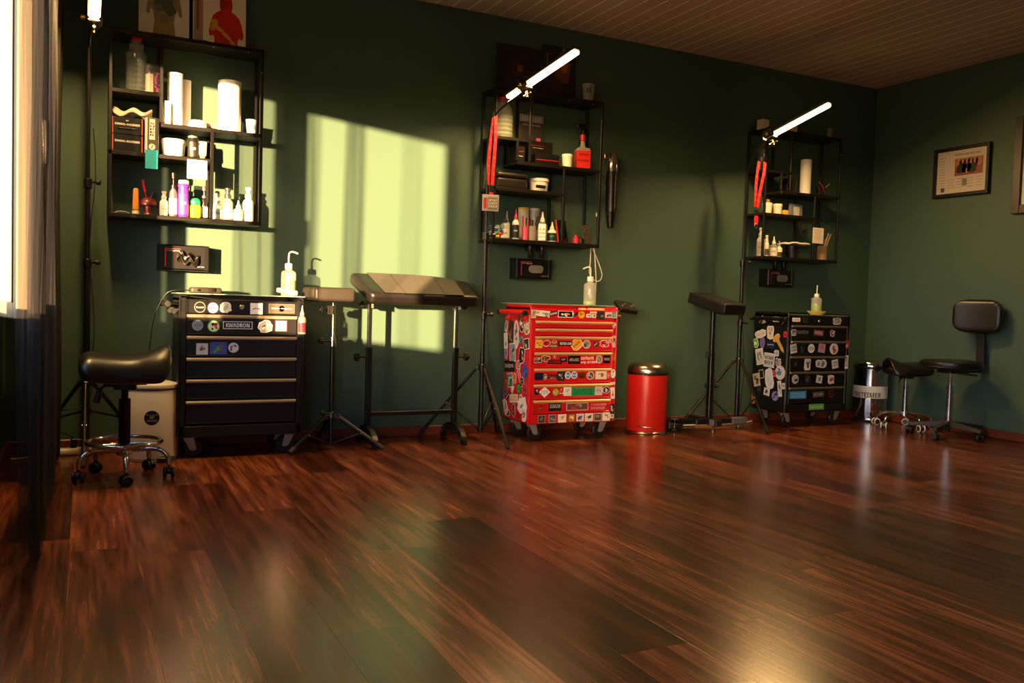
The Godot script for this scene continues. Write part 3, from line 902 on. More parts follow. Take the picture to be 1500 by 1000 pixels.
	side_stickers(r.body, [["b", 0.055, 0.72, 0.1, 0.055, 10, "#4a2a1c", "#6a3d26", "#2c1a12", [], "#a06a44"], ["b", -0.124, 0.73, 0.045, 0.055, 0, "#efe2c8", "#e0a04c", "#7a4a22"], ["r", 0.135, 0.715, 0.05, 0.05, 0, "#efe8dc", "#d08a3c", "#5a3416"], ["b", -0.145, 0.668, 0.045, 0.085, -8, "#efece6", "#bdbab4", "#55524e"], ["b", -0.085, 0.62, 0.075, 0.18, -3, "#242220", "#3a3734", "#8c8882", [], "#b55a58"], ["b", -0.01, 0.62, 0.075, 0.17, 4, "#ece8e0", "#cfcac2", "#7c5a50", [], "#4a4642"],
		["b", 0.06, 0.675, 0.06, 0.085, 0, W, "#2a2826", "#d8d4cc"], ["b", 0.125, 0.655, 0.07, 0.07, 0, "#f0ece4", "#b8a890", "#5c4632", [], "#e8e2d8"], ["b", 0.055, 0.59, 0.075, 0.055, 12, "#3c3f42", "#8a9296", "#2c2e30"], ["r", 0.125, 0.571, 0.068, 0.064, 8, "#efece6", "#2c2a28", "#b8b4ac", [], "#8c8880"], ["r", -0.15, 0.575, 0.05, 0.095, 6, "#efece6", "#dfdad2", "#9a948c"], ["r", -0.052, 0.51, 0.08, 0.11, 6, "#efece6", "#8e979a", "#c9ced0", [], "#4c5356"], ["b", -0.14, 0.498, 0.05, 0.07, 0, "#bba8c0", "#a992b2", "#6c5a76"], ["b", 0.07, 0.5, 0.085, 0.1, 0, W, "#23211f", "#d84a34", [], "#e6e2da"],
		["r", -0.09, 0.425, 0.14, 0.068, 5, "#171615", "#1c1b1a", "#cfcbc4", ["Druckpress"]], ["d", 0.12, 0.407, 0.085, 0.11, 20, "#2b4a94", "#2f50a0", "#1d3470", [], "#4a6cc0"], ["b", 0.03, 0.44, 0.06, 0.06, 0, "#efe8de", "#5a9a94", "#e0602c"], ["b", -0.13, 0.33, 0.06, 0.09, 0, "#5a2c16", "#8a4420", "#d07a30", [], "#2c160c"], ["r", -0.075, 0.34, 0.075, 0.085, 10, "#dfe2d4", "#4a8a7c", "#e6e2d4", [], "#2c4a44"], ["b", -0.012, 0.355, 0.045, 0.07, 0, "#efe0c8", "#d8642a", "#efb44a"], ["r", 0.05, 0.374, 0.09, 0.03, -55, "#efe4e0", "#d8322e", "#f0e6e2", ["", "BOXERS", ""]], ["b", 0.08, 0.345, 0.05, 0.06, 0, "#cfcac2", "#2a2826", "#8a8680"],
		["c", 0.045, 0.301, 0.062, 0.064, 0, "#141312", "#2fa044", "#123a1c", ["", "G", ""]], ["b", 0.12, 0.307, 0.06, 0.068, 0, "#c05a6a", "#b23a4c", "#6a1c2a"], ["c", -0.14, 0.262, 0.052, 0.044, 0, "#7a70b8", "#5c529c", "#2a2450"], ["r", -0.105, 0.238, 0.09, 0.028, 38, "#1a1918", "#1a1918", "#e2dfd8", ["Dripper"]], ["t", -0.04, 0.283, 0.05, 0.052, 180, W, W, "#d8d4cc"], ["r", -0.017, 0.236, 0.11, 0.05, 6, "#d8c8a8", "#dccaa8", "#a89878", ["GOOD IDEAS", "NEED TIME"]], ["s", 0.077, 0.249, 0.05, 0.05, 0, W, "#55524e", "#dcd8d0"], ["b", 0.095, 0.205, 0.13, 0.1, 20, "#f0ede8", "#dcd8d2", "#7c7874", [], "#efece8"], ["r", -0.125, 0.175, 0.05, 0.1, 28, "#f0ece6", "#e0d0c4", "#c23a34", [], "#c8a44a"], ["b", -0.015, 0.165, 0.045, 0.08, 0, "#efe8e4", "#2c2a28", "#b85048"], ["b", 0.125, 0.155, 0.06, 0.09, 0, W, "#dcd4cc", "#c0443c", [], "#8f8a82"], ["s", -0.09, 0.14, 0.06, 0.045, 0, "#efe4e2", "#33302e", "#1c1a19"], ["b", 0.05, 0.14, 0.05, 0.05, 0, "#a01c22", "#8c151b", "#5c0c12"]], 400)
	glass_plate("glass sheet lying across the top of the red trolley", 2.60, 0.21, 0.63, 0.3)
	# --- the black one in the corner
	var b := trolley("black tool trolley with stickers on front and side, beside the chrome pedal bin", 4.63, 0.025, blk, blk, mat("#6a6052", 0.42, 0.6), [0.712, 0.604, 0.497, 0.389, 0.282], bots, blk)
	put_stickers(b.body, [["r", -0.225, 0.75, 0.072, 0.027, 0, "#f0ede8", "#efece6", "#b08a84", ["comfort"]], ["c", -0.139, 0.752, 0.05, 0.045, 0, "#4a4742", "#121110", "#3a3733"], ["b", 0.16, 0.75, 0.086, 0.056, 0, "#e4e0d8", "#9a968e", "#55524c"], ["c", 0.272, 0.584, 0.034, 0.07, 0, "#b02a26", "#b82f2a", "#e8ded8"], ["r", 0.274, 0.456, 0.03, 0.096, 0, "#e8e4dc", "#e8e4dc", "#1c1b1a", ["R", "E", "C", "O", "R"]], ["r", -0.0, 0.14, 0.142, 0.042, 1, "#5aa04a", "#66ac56", "#d8e6cc", ["", "rebel.studio", ""]]], 500, 0.3302)
	put_stickers(b.drawers[0], [["b", -0.24, 0.66, 0.045, 0.05, 0, "#dcd8ce", "#b4b0a8", "#6c6862"], ["r", -0.007, 0.662, 0.094, 0.042, -4, "#7c3a2c", "#8a3c2e", "#d8cfc8", ["REBEL"]], ["b", 0.126, 0.66, 0.05, 0.05, 0, "#e8e4de", "#c83a3c", "#efece8", [], "#222020"]], 520, 0.3275)
	s = st()
	s.set_color(lin("#8f8c88"))
	letter(s, "Justice", 0.112, 0.036, T(-0.161, 0.664, 0.3287), true)
	obj("lettering", s, ink(), b.drawers[0])
	put_stickers(b.drawers[1], [["r", -0.235, 0.55, 0.058, 0.062, 10, "#dcdccf", "#d2d4c4", "#3c4a3c", ["WHAT", "NOW"]], ["b", -0.156, 0.548, 0.05, 0.07, 0, "#24362f", "#17211d", "#2f6a5a"], ["c", -0.071, 0.552, 0.062, 0.063, 0, "#f0ede6", "#e4e0d8", "#1d1c1a", ["", "NO BS", "FAM", ""]], ["r", 0.029, 0.555, 0.064, 0.062, -8, "#d89aa0", "#cf8f96", "#b26d78"], ["c", 0.146, 0.55, 0.082, 0.08, 0, "#efece6", "#dcd6cc", "#33302d", [], "#b0473a"]], 540, 0.3275)
	put_stickers(b.drawers[2], [["b", -0.209, 0.443, 0.03, 0.036, 0, "#4c3c4c", "#33283a", "#7c5c74"], ["b", -0.099, 0.438, 0.062, 0.1, 0, "#efece4", "#dcd8d0", "#55524c"], ["b", 0.026, 0.444, 0.116, 0.062, 0, "#e8e4dc", "#cfcbc2", "#55524c"], ["r", 0.164, 0.442, 0.06, 0.062, 10, "#e4e0d8", "#d4d0c8", "#3c3a36", ["Vida", "y muerte"]]], 560, 0.3275)
	put_stickers(b.drawers[3], [["c", -0.208, 0.338, 0.062, 0.064, 0, "#d8dce0", "#b4bcc4", "#3c3630", [], "#d8a83a"], ["c", -0.095, 0.338, 0.056, 0.055, 0, "#3a3834", "#2c2a27", "#6c6862"], ["r", 0.018, 0.335, 0.056, 0.054, -10, "#dcd8ce", "#ccc8be", "#6c6862"], ["b", 0.132, 0.332, 0.07, 0.072, 0, "#efece8", "#d8cfc8", "#c02a2c", [], "#d84a48"]], 580, 0.3275)
	put_stickers(b.drawers[4], [["r", -0.177, 0.228, 0.157, 0.054, 0, "#3a84bc", "#3f8cc4", "#b8dcea", ["MÖR", "AUGEN TRÄUMEN", "HERZEN SEHEN"]], ["r", 0.017, 0.228, 0.102, 0.034, 3, "#8f8c88", "#23211f", "#cfcbc4", ["BTX LINER"]], ["c", 0.141, 0.231, 0.05, 0.05, 0, "#b02a2c", "#151413", "#b8342f", ["", "A", ""]]], 600, 0.3275)
	side_stickers(b.body, [["t", -0.082, 0.745, 0.056, 0.06, 12, "#dcc9ae", "#cbb292", "#8c7658"], ["r", 0.051, 0.748, 0.056, 0.036, 0, "#efece6", "#9a9cae", "#5c5f9c", [], "#b0566a"], ["b", 0.0, 0.655, 0.074, 0.106, 0, "#ece6da", "#dcd4c6", "#a39a8a"], ["b", -0.095, 0.64, 0.115, 0.06, 18, "#f0ece8", "#d8cfcc", "#b08c8c", ["", "Good Life", ""]], ["b", -0.14, 0.572, 0.05, 0.077, 12, "#efece6", "#58b83c", "#d8e8cc"], ["c", -0.075, 0.58, 0.05, 0.083, 0, "#8a80c8", "#6a5cae", "#a05a9c"], ["r", 0.01, 0.568, 0.08, 0.05, 0, "#232a52", "#1c2244", "#d4d8e4", ["", "SUPPLY", ""]],
		["r", -0.095, 0.477, 0.078, 0.115, 12, "#efece2", "#dcd8cc", "#8f8a7e"], ["r", 0.0, 0.459, 0.106, 0.1, -3, "#efece6", "#dedad2", "#1c1b1a", ["HOME", "BOY"]], ["b", 0.07, 0.512, 0.05, 0.05, 0, "#d4d8dc", "#c4c8cc", "#a4a8ac"], ["b", 0.09, 0.448, 0.06, 0.066, 0, "#e8e4da", "#b8b49a", "#b0443a", [], "#4c7a44"], ["o", 0.145, 0.647, 0.03, 0.042, 0, "#d82f3c", "#c8202e", "#4c0c14"], ["c", 0.112, 0.38, 0.098, 0.102, 0, "#e8b83a", "#d8d4d2", "#5aa846", [], "#5a7ac4"], ["c", 0.06, 0.37, 0.044, 0.05, 0, "#dc6a68", "#d86462", "#b84a4c"],
		["b", 0.01, 0.33, 0.085, 0.16, 8, "#f4f2ee", "#ecebe8", "#dcdcdc", [], "#e4e4e6"], ["r", -0.07, 0.355, 0.045, 0.062, 14, "#dcdad4", "#171615", "#2c2a28"], ["r", -0.118, 0.309, 0.075, 0.1, 14, "#3c3442", "#c9bcae", "#7c5a48", [], "#2c262c"], ["r", -0.01, 0.234, 0.058, 0.052, -8, "#efece6", "#dcd8d0", "#3a3834"], ["r", 0.115, 0.268, 0.036, 0.11, 8, "#efece6", "#dedad2", "#55524c"], ["c", 0.074, 0.213, 0.07, 0.072, 0, "#4c4aa8", "#8a86cc", "#33262c"], ["r", 0.15, 0.29, 0.03, 0.042, 6, "#e4e0d8", "#d4d0c8", "#1c1b1a"], ["b", -0.09, 0.239, 0.046, 0.05, 0, "#2c3a34", "#1d2622", "#4a5c54"], ["nail", 0.095, 0.577, 0.075, 0.15, 38, "#e8c888", "#c89a44", "#8a6424", [""]]], 620)
	# a slip of orange tape at the foot of the side wall
	sticker(b.body, Transform3D(Basis(V(0, 0, 1), V(0, 1, 0), V(-1, 0, 0)), V(-0.3005, 0, 0.165)), ["r", -0.145, 0.17, 0.03, 0.07, 8, "#d8882c", "#d07a22", "#a85c14"], 77)

# ---------------------------------------------------------------- seats
func caster(parent: Node, at: Vector3, deg: float, body: Material, tyre: Material, r := 0.024):
	var bs := Basis(Vector3.UP, deg_to_rad(deg))
	var s := st()
	cyl(s, at + V(0, r * 1.4, 0), at + V(0, r * 2.9, 0), 0.007, -1, 10)
	var pts := PackedVector2Array()
	for k in 11:
		var a := lerpf(-0.35, PI * 0.92, k / 10.0)
		pts.append(Vector2(cos(a), sin(a)) * r * 1.12)
	pts.append(Vector2(-r * 0.35, 0)); pts.append(Vector2(0, -r * 0.3))
	prism(s, pts, Transform3D(bs, at + V(0, r, 0)) * T(0, 0, -0.007), 0.014)
	var c := obj("caster", s, body, parent)
	for k in [-1, 1]:
		s = st()
		cyl(s, at + V(0, r, 0) + bs * V(0, 0, k * 0.008), at + V(0, r, 0) + bs * V(0, 0, k * 0.024), r, -1, 20, 0.005)
		obj("wheel", s, tyre, c)

func saddle(parent: Node, y: float, flip: float, skin: Material, turn := 0.0, k := 1.0):
	var s := st()
	var bs := Basis(Vector3.UP, turn)
	cushion(s, V(0.36, 0.1, 0.33), 0.05, func(p: Vector3) -> Vector3:
		var u := p.x * flip / 0.18
		var v := p.z / 0.165
		var wide := 1.0 - 0.16 * u * absf(u)
		var lift := 0.045 * u * u * u * (1.0 if u > 0 else 0.35) + 0.03 * u * u - (0.035 + 0.065 * smoothstep(0.2, 1.0, u)) * v * v
		return bs * V(p.x * k, (p.y * (1.0 - 0.2 * smoothstep(0.3, 1.0, u)) + lift) * k, p.z * wide * k) + V(0, y, 0), 12, 6)
	obj("seat", s, skin, parent)

func build_stools():
	var leather := mat("#0e0b09", 0.36, 0.0, {"clearcoat_enabled": true, "clearcoat": 0.15, "clearcoat_roughness": 0.35})
	var chrome := mat("#d8d5cf", 0.1, 1.0)
	var blk := mat("#0d0c0b", 0.45)
	# saddle stool before the white bin
	var t := thing("saddle_stool", "black saddle stool with chrome foot ring in front of the white pedal bin", "stool", V(0.16, 0, 0.77))
	saddle(t, 0.488, 1.0, leather)
	var s := st()
	box(s, V(0, 0.415, 0), V(0.17, 0.012, 0.15), 0.004)
	box(s, V(0, 0.4, 0), V(0.09, 0.03, 0.08), 0.006)
	var pl := obj("seat_plate", s, blk, t)
	s = st()
	tube(s, smooth_path([V(-0.03, 0.4, 0.02), V(-0.08, 0.405, 0.05), V(-0.1, 0.38, 0.06)], 5), 0.006, 8)
	cyl(s, V(-0.098, 0.39, 0.06), V(-0.112, 0.335, 0.065), 0.011, 0.014, 10, 0.003)
	obj("lever", s, blk, pl)
	s = st()
	cyl(s, V(0, 0.24, 0), V(0, 0.41, 0), 0.014, -1, 16)
	obj("gas_lift", s, mat("#2a2826", 0.2, 0.8), t)
	s = st()
	cyl(s, V(0, 0.12, 0), V(0, 0.345, 0), 0.024, -1, 20, 0.003)
	obj("sleeve", s, mat("#23211f", 0.25, 0.6), t)
	s = st()
	tube(s, ring_pts(V(0, 0.158, 0), 0.148, 40), 0.0095, 10, true)
	tube(s, ring_pts(V(0, 0.14, 0), 0.082, 32), 0.006, 8, true)
	for k in 3:
		var a := TAU * k / 3 + 0.4
		tube(s, [V(cos(a) * 0.02, 0.15, sin(a) * 0.02), V(cos(a) * 0.148, 0.158, sin(a) * 0.148)], 0.006, 8)
	obj("foot_ring", s, chrome, t)
	s = st()
	cyl(s, V(0, 0.1, 0), V(0, 0.15, 0), 0.034, -1, 20, 0.004)
	obj("hub", s, chrome, t)
	for k in 5:
		var a := deg_to_rad(90 + 72 * k)
		var d := V(cos(a), 0, sin(a))
		s = st()
		tube(s, smooth_path([d * 0.02 + V(0, 0.122, 0), d * 0.1 + V(0, 0.128, 0), d * 0.15 + V(0, 0.122, 0), d * 0.18 + V(0, 0.095, 0), d * 0.185 + V(0, 0.058, 0)], 5), 0.011, 10)
		obj("leg", s, chrome, t)
		caster(t, d * 0.185, [20.0, 75.0, -30.0, 130.0, 88.0][k], blk, mat("#0a0a09", 0.5))
	# saddle stool before the chrome bin
	t = thing("saddle_stool", "black saddle stool on a chrome five-star base with white-rimmed wheels, beside the chrome pedal bin", "stool", V(5.245, 0, 0.585))
	saddle(t, 0.43, -1.0, leather, -0.46, 0.79)
	s = st()
	box(s, V(0, 0.378, 0), V(0.16, 0.012, 0.14), 0.004)
	box(s, V(0, 0.365, 0), V(0.08, 0.02, 0.07), 0.005)
	pl = obj("seat_plate", s, blk, t)
	s = st()
	tube(s, smooth_path([V(-0.04, 0.37, 0.02), V(-0.1, 0.35, 0.03), V(-0.13, 0.3, 0.05), V(-0.15, 0.26, 0.06)], 5), 0.005, 8)
	tube(s, [V(0.04, 0.37, 0.03), V(0.2, 0.42, 0.06)], 0.004, 8)
	obj("lever", s, blk, pl)
	s = st()
	cyl(s, V(0, 0.1, 0), V(0, 0.37, 0), 0.0125, -1, 16)
	obj("gas_lift", s, chrome, t)
	s = st()
	cyl(s, V(0, 0.09, 0), V(0, 0.3, 0), 0.019, -1, 20, 0.003)
	obj("sleeve", s, mat("#b9b5ae", 0.12, 1.0), t)
	s = st()
	cyl(s, V(0, 0.085, 0), V(0, 0.125, 0), 0.03, -1, 20, 0.004)
	obj("hub", s, chrome, t)
	for k in 5:
		var a := deg_to_rad(108 + 72 * k)
		var d := V(cos(a), 0, sin(a))
		s = st()
		tube(s, smooth_path([d * 0.02 + V(0, 0.108, 0), d * 0.11 + V(0, 0.104, 0), d * 0.17 + V(0, 0.085, 0), d * 0.2 + V(0, 0.05, 0)], 5), 0.009, 10)
		obj("leg", s, chrome, t)
		var bs := Basis(Vector3.UP, -a + 0.5 * k)
		s = st()
		tube(s, [d * 0.2 + V(0, 0.052, 0), d * 0.2 + V(0, 0.025, 0)], 0.006, 8)
		cyl(s, d * 0.2 + V(0, 0.025, 0) + bs * V(0, 0, -0.022), d * 0.2 + V(0, 0.025, 0) + bs * V(0, 0, 0.022), 0.018, -1, 16)
		var c := obj("caster", s, mat("#3c3a37", 0.3, 0.4), t)
		for q in [-1, 1]:
			s = st()
			var ctr: Vector3 = d * 0.2 + V(0, 0.025, 0) + bs * V(0, 0, 0.017 * q)
			tube(s, ring_pts(ctr, 0.0205, 20, bs * Basis(Vector3.RIGHT, PI / 2)), 0.0045, 6, true)
			obj("wheel", s, mat("#e6e3dc", 0.35), c)
	# swivel chair with a back, in the corner
	t = thing("swivel_chair", "black swivel chair with a round seat and low backrest against the side wall", "chair", V(5.185, 0, 0.98))
	s = st()
	lathe(s, T(0, 0.455, 0), [Vector2(0, 0), Vector2(0.16, 0), Vector2(0.186, 0.012), Vector2(0.194, 0.03), Vector2(0.19, 0.048), Vector2(0.17, 0.058), Vector2(0.1, 0.064), Vector2(0, 0.065)], 40)
	var seat := obj("seat", s, leather, t)
	s = st()
	tube(s, ring_pts(V(0, 0.472, 0), 0.191, 40), 0.004, 6, true)
	obj("piping", s, blk, seat)
	s = st()
	box(s, V(0.02, 0.44, 0.0), V(0.2, 0.022, 0.1), 0.005)
	box(s, V(0.17, 0.44, 0.02), V(0.16, 0.016, 0.05), 0.004)
	cyl(s, V(0.0, 0.43, 0.05), V(0.03, 0.425, 0.17), 0.006, -1, 8)
	obj("mechanism", s, blk, t)
	s = st()
	var P := [V(0.225, 0.44, 0.02), V(0.25, 0.46, 0.022), V(0.26, 0.5, 0.024), V(0.258, 0.6, 0.024), V(0.243, 0.78, 0.022)]
	for i in P.size() - 1:
		var d2: Vector3 = (P[i + 1] - P[i]).normalized()
		box(s, (P[i] + P[i + 1]) / 2, V(0.02, P[i].distance_to(P[i + 1]) + 0.012, 0.06), 0.004, Basis(d2.cross(V(0, 0, 1)), d2, V(0, 0, 1)))
	obj("back_post", s, mat("#171412", 0.5), t)
	s = st()
	var bk := Basis(Vector3.UP, 0.2)
	cushion(s, V(0.06, 0.225, 0.325), 0.03, func(p: Vector3) -> Vector3:
		var e := V(p.x, p.y, p.z)
		# rounded corners in the plane of the back, a gentle hollow for the spine
		var cz := maxf(absf(p.z) - 0.065, 0.0) / 0.0975
		var cy := maxf(absf(p.y) - 0.015, 0.0) / 0.0975
		var l := sqrt(cz * cz + cy * cy)
		if l > 1.0: e = V(p.x, signf(p.y) * (0.015 + cy / l * 0.0975), signf(p.z) * (0.065 + cz / l * 0.0975))
		e.x += -0.55 * e.z * e.z
		return bk * e + V(0.205, 0.812, 0.03), 10, 4)
	obj("backrest", s, leather, t)
	s = st()
	cyl(s, V(0, 0.1, 0), V(0, 0.44, 0), 0.0135, -1, 16)
	obj("gas_lift", s, chrome, t)
	s = st()
	cyl(s, V(0, 0.075, 0), V(0, 0.345, 0), 0.021, -1, 20, 0.002)
	obj("sleeve", s, mat("#c6c2bb", 0.12, 1.0), t)
	s = st()
	cyl(s, V(0, 0.035, 0), V(0, 0.06, 0), 0.014, -1, 16)
	cyl(s, V(0, 0.058, 0), V(0, 0.11, 0), 0.034, 0.028, 20, 0.003)
	obj("hub", s, mat("#2c2a28", 0.5), t)
	for k in 5:
		var a := deg_to_rad(90 + 72 * k)
		var d := V(cos(a), 0, sin(a))
		var w := d.cross(Vector3.UP)
		s = st()
		var A := [d * 0.02 + V(0, 0.108, 0), d * 0.02 + V(0, 0.068, 0)]
		var B := [d * 0.245 + V(0, 0.078, 0), d * 0.245 + V(0, 0.06, 0)]
		s.set_smooth_group(-1)
		for q in [-1.0, 1.0]:
			quad(s, A[0] + w * 0.02 * q, A[1] + w * 0.024 * q, B[1] + w * 0.018 * q, B[0] + w * 0.014 * q, w * q)
		quad(s, A[0] + w * 0.02, A[0] - w * 0.02, B[0] - w * 0.014, B[0] + w * 0.014, Vector3.UP)
		quad(s, A[1] + w * 0.024, A[1] - w * 0.024, B[1] - w * 0.018, B[1] + w * 0.018, Vector3.DOWN)
		quad(s, B[0] + w * 0.014, B[0] - w * 0.014, B[1] - w * 0.018, B[1] + w * 0.018, d)
		obj("leg", s, mat("#2b2825", 0.55), t)
		caster(t, d * 0.232, [50.0, 110.0, 10.0, -40.0, 160.0][k], blk, mat("#171615", 0.5), 0.024)

# ---------------------------------------------------------------- pedal bins
func bent_letters(s: SurfaceTool, what: String, w: float, h: float, r: float, y: float, mid_deg: float):
	var tmp := st()
	letter(tmp, what, w, h, Transform3D())
	var arr := tmp.commit_to_arrays()
	var vs: PackedVector3Array = arr[Mesh.ARRAY_VERTEX]
	s.set_smooth_group(-1)
	for i in range(0, vs.size(), 3):
		var q := []
		for k in 3:
			var a := deg_to_rad(mid_deg) - vs[i + k].x / r
			q.append(V(cos(a) * r, y + vs[i + k].y, sin(a) * r))
		tri(s, q[0], q[1], q[2], V(q[0].x, 0, q[0].z))

func build_bins():
	var blk := mat("#0d0c0b", 0.5)
	# white
	var t := thing("pedal_bin", "white pedal bin with a round black emblem sticker, behind the saddle stool", "bin", V(0.302, 0, 0.33), 0.0, "round pedal bins along the back wall")
	var cream := mat("#e9dcc3", 0.32)
	var s := st()
	lathe(s, T(0, 0.012, 0), [Vector2(0, 0), Vector2(0.111, 0), Vector2(0.112, 0.004), Vector2(0.112, 0.325), Vector2(0.109, 0.332), Vector2(0, 0.332)], 48)
	var body := obj("body", s, cream, t)
	s = st()
	lathe(s, T(0, 0.346, 0), [Vector2(0, 0), Vector2(0.106, 0), Vector2(0.113, 0.002), Vector2(0.115, 0.01), Vector2(0.112, 0.02), Vector2(0.08, 0.03), Vector2(0.03, 0.033), Vector2(0, 0.033)], 48)
	obj("lid", s, cream, t)
	s = st()
	lathe(s, T(0, 0.341, 0), [Vector2(0.1, 0), Vector2(0.1135, 0), Vector2(0.1135, 0.005), Vector2(0.1, 0.005)], 48)
	obj("gasket", s, mat("#3a2c1e", 0.5), t)
	s = st()
	lathe(s, Transform3D(), [Vector2(0, 0), Vector2(0.114, 0), Vector2(0.116, 0.004), Vector2(0.114, 0.014), Vector2(0.1, 0.014)], 48)
	obj("base_ring", s, mat("#6e5c48", 0.4), t)
	s = st()
	box(s, V(0.05, 0.02, 0.125), V(0.07, 0.012, 0.05), 0.003, Basis(Vector3.UP, -0.3))
	obj("pedal", s, blk, t)
	s = st()
	var ed := 96.0
	s.set_color(lin("#0c0b0b"))
	var prev := []
	for ring in 5:
		var row := []
		for k in 25:
			var a := TAU * k / 24
			var rr := 0.0345 * ring / 4.0
			var ang := deg_to_rad(ed) - cos(a) * rr / 0.1125
			row.append(V(cos(ang) * 0.1126, 0.212 + sin(a) * rr, sin(ang) * 0.1126))
		if ring > 0:
			s.set_smooth_group(-1)
			for k in 24: quad(s, prev[k], prev[k + 1], row[k + 1], row[k], V(0, 0, 1))
		prev = row
	s.set_color(lin("#b8a88c"))
	bent_letters(s, "AP", 0.022, 0.02, 0.1131, 0.217, ed)
	bent_letters(s, "TATTOO", 0.046, 0.009, 0.1131, 0.198, ed)
	bent_letters(s, "~      ~", 0.05, 0.006, 0.1131, 0.226, ed)
	obj("emblem_sticker", s, ink(), body)
	# red
	t = thing("pedal_bin", "red pedal bin with a domed steel lid beside the red trolley", "bin", V(3.265, 0, 0.235), 0.0, "round pedal bins along the back wall")
	var steel := mat("#b9ab98", 0.26, 1.0)
	s = st()
	lathe(s, T(0, 0.014, 0), [Vector2(0, 0), Vector2(0.127, 0), Vector2(0.128, 0.004), Vector2(0.128, 0.355), Vector2(0.124, 0.36), Vector2(0, 0.36)], 48)
	obj("body", s, mat("#c01e16", 0.3), t)
	s = st()
	lathe(s, T(0, 0.375, 0), [Vector2(0.11, 0), Vector2(0.129, 0), Vector2(0.129, 0.01), Vector2(0.11, 0.01)], 48)
	box(s, V(-0.06, 0.378, 0.112), V(0.03, 0.012, 0.012), 0.003, Basis(Vector3.UP, 0.5))
	obj("gasket", s, blk, t)
	s = st()
	lathe(s, T(0, 0.385, 0), [Vector2(0, 0), Vector2(0.12, 0), Vector2(0.13, 0.003), Vector2(0.131, 0.02), Vector2(0.125, 0.04), Vector2(0.105, 0.058), Vector2(0.07, 0.068), Vector2(0.03, 0.072), Vector2(0, 0.073)], 48)
	obj("lid", s, steel, t)
	s = st()
	lathe(s, Transform3D(), [Vector2(0, 0), Vector2(0.138, 0), Vector2(0.142, 0.003), Vector2(0.138, 0.012), Vector2(0.128, 0.018), Vector2(0.11, 0.018)], 48)
	obj("base_ring", s, mat("#cfc4b2", 0.2, 1.0), t)
	s = st()
	var pp := []
	for k in 9:
		var a := deg_to_rad(150 - 6.5 * k)
		var out := 0.129 + 0.022 * sin(PI * k / 8.0)
		pp.append(V(cos(a) * out, 0.05 + 0.006 * sin(PI * k / 8.0) - 0.002 * k, sin(a) * out))
	tube(s, pp, 0.0045, 8)
	obj("pedal", s, mat("#e4ddd0", 0.2, 1.0), t)
	# chrome
	t = thing("pedal_bin", "chrome pedal bin with a lettered white paper band, in the corner", "bin", V(5.335, 0, 0.2), 0.0, "round pedal bins along the back wall")
	var mirror := mat("#cfd0ce", 0.13, 1.0)
	s = st()
	lathe(s, T(0, 0.012, 0), [Vector2(0, 0), Vector2(0.121, 0), Vector2(0.122, 0.004), Vector2(0.122, 0.385), Vector2(0.118, 0.39), Vector2(0, 0.39)], 48)
	body = obj("body", s, mirror, t)
	s = st()
	lathe(s, T(0, 0.402, 0), [Vector2(0.1, 0), Vector2(0.1235, 0), Vector2(0.1235, 0.008), Vector2(0.1, 0.008)], 48)
	obj("gasket", s, blk, t)
	s = st()
	lathe(s, T(0, 0.41, 0), [Vector2(0, 0), Vector2(0.118, 0), Vector2(0.124, 0.003), Vector2(0.124, 0.02), Vector2(0.115, 0.034), Vector2(0.08, 0.043), Vector2(0, 0.046)], 48)
	obj("lid", s, mirror, t)
	s = st()
	lathe(s, Transform3D(), [Vector2(0, 0), Vector2(0.126, 0), Vector2(0.128, 0.003), Vector2(0.124, 0.014), Vector2(0.11, 0.014)], 48)
	obj("base_ring", s, blk, t)
	s = st()
	box(s, V(-0.11, 0.022, 0.09), V(0.07, 0.008, 0.04), 0.003, Basis(Vector3.UP, 0.7))
	obj("pedal", s, mirror, t)
	s = st()
	s.set_color(lin("#dcdad4"))
	sg += 1
	s.set_smooth_group(sg)
	for k in 30:
		var a0 := deg_to_rad(40 + 6.5 * k)
		var a1 := deg_to_rad(46.5 + 6.5 * k)
		var r0 := 0.1228
		quad(s, V(cos(a0) * r0, 0.178, sin(a0) * r0), V(cos(a1) * r0, 0.178, sin(a1) * r0), V(cos(a1) * r0, 0.268, sin(a1) * r0), V(cos(a0) * r0, 0.268, sin(a0) * r0), V(cos(a0), 0, sin(a0)))
	s.set_color(lin("#171615"))
	bent_letters(s, "TRETEIMER", 0.215, 0.036, 0.1234, 0.202, 152.0)
	obj("paper_band", s, ink(), body)

# ---------------------------------------------------------------- padded rests
func knob(s: SurfaceTool, a: Vector3, b: Vector3, r: float):
	cyl(s, a, b, 0.0045, -1, 8)
	var d := (b - a).normalized()
	var xf := frame_y(b - d * 0.004, b + d * 0.02)
	for k in 6:
		var e := xf * V(cos(TAU * k / 6) * r * 0.62, 0, sin(TAU * k / 6) * r * 0.62)
		cyl(s, e, e + d * 0.018, r * 0.42, -1, 8, 0.003)
	cyl(s, b - d * 0.004, b + d * 0.022, r * 0.72, -1, 12, 0.003)

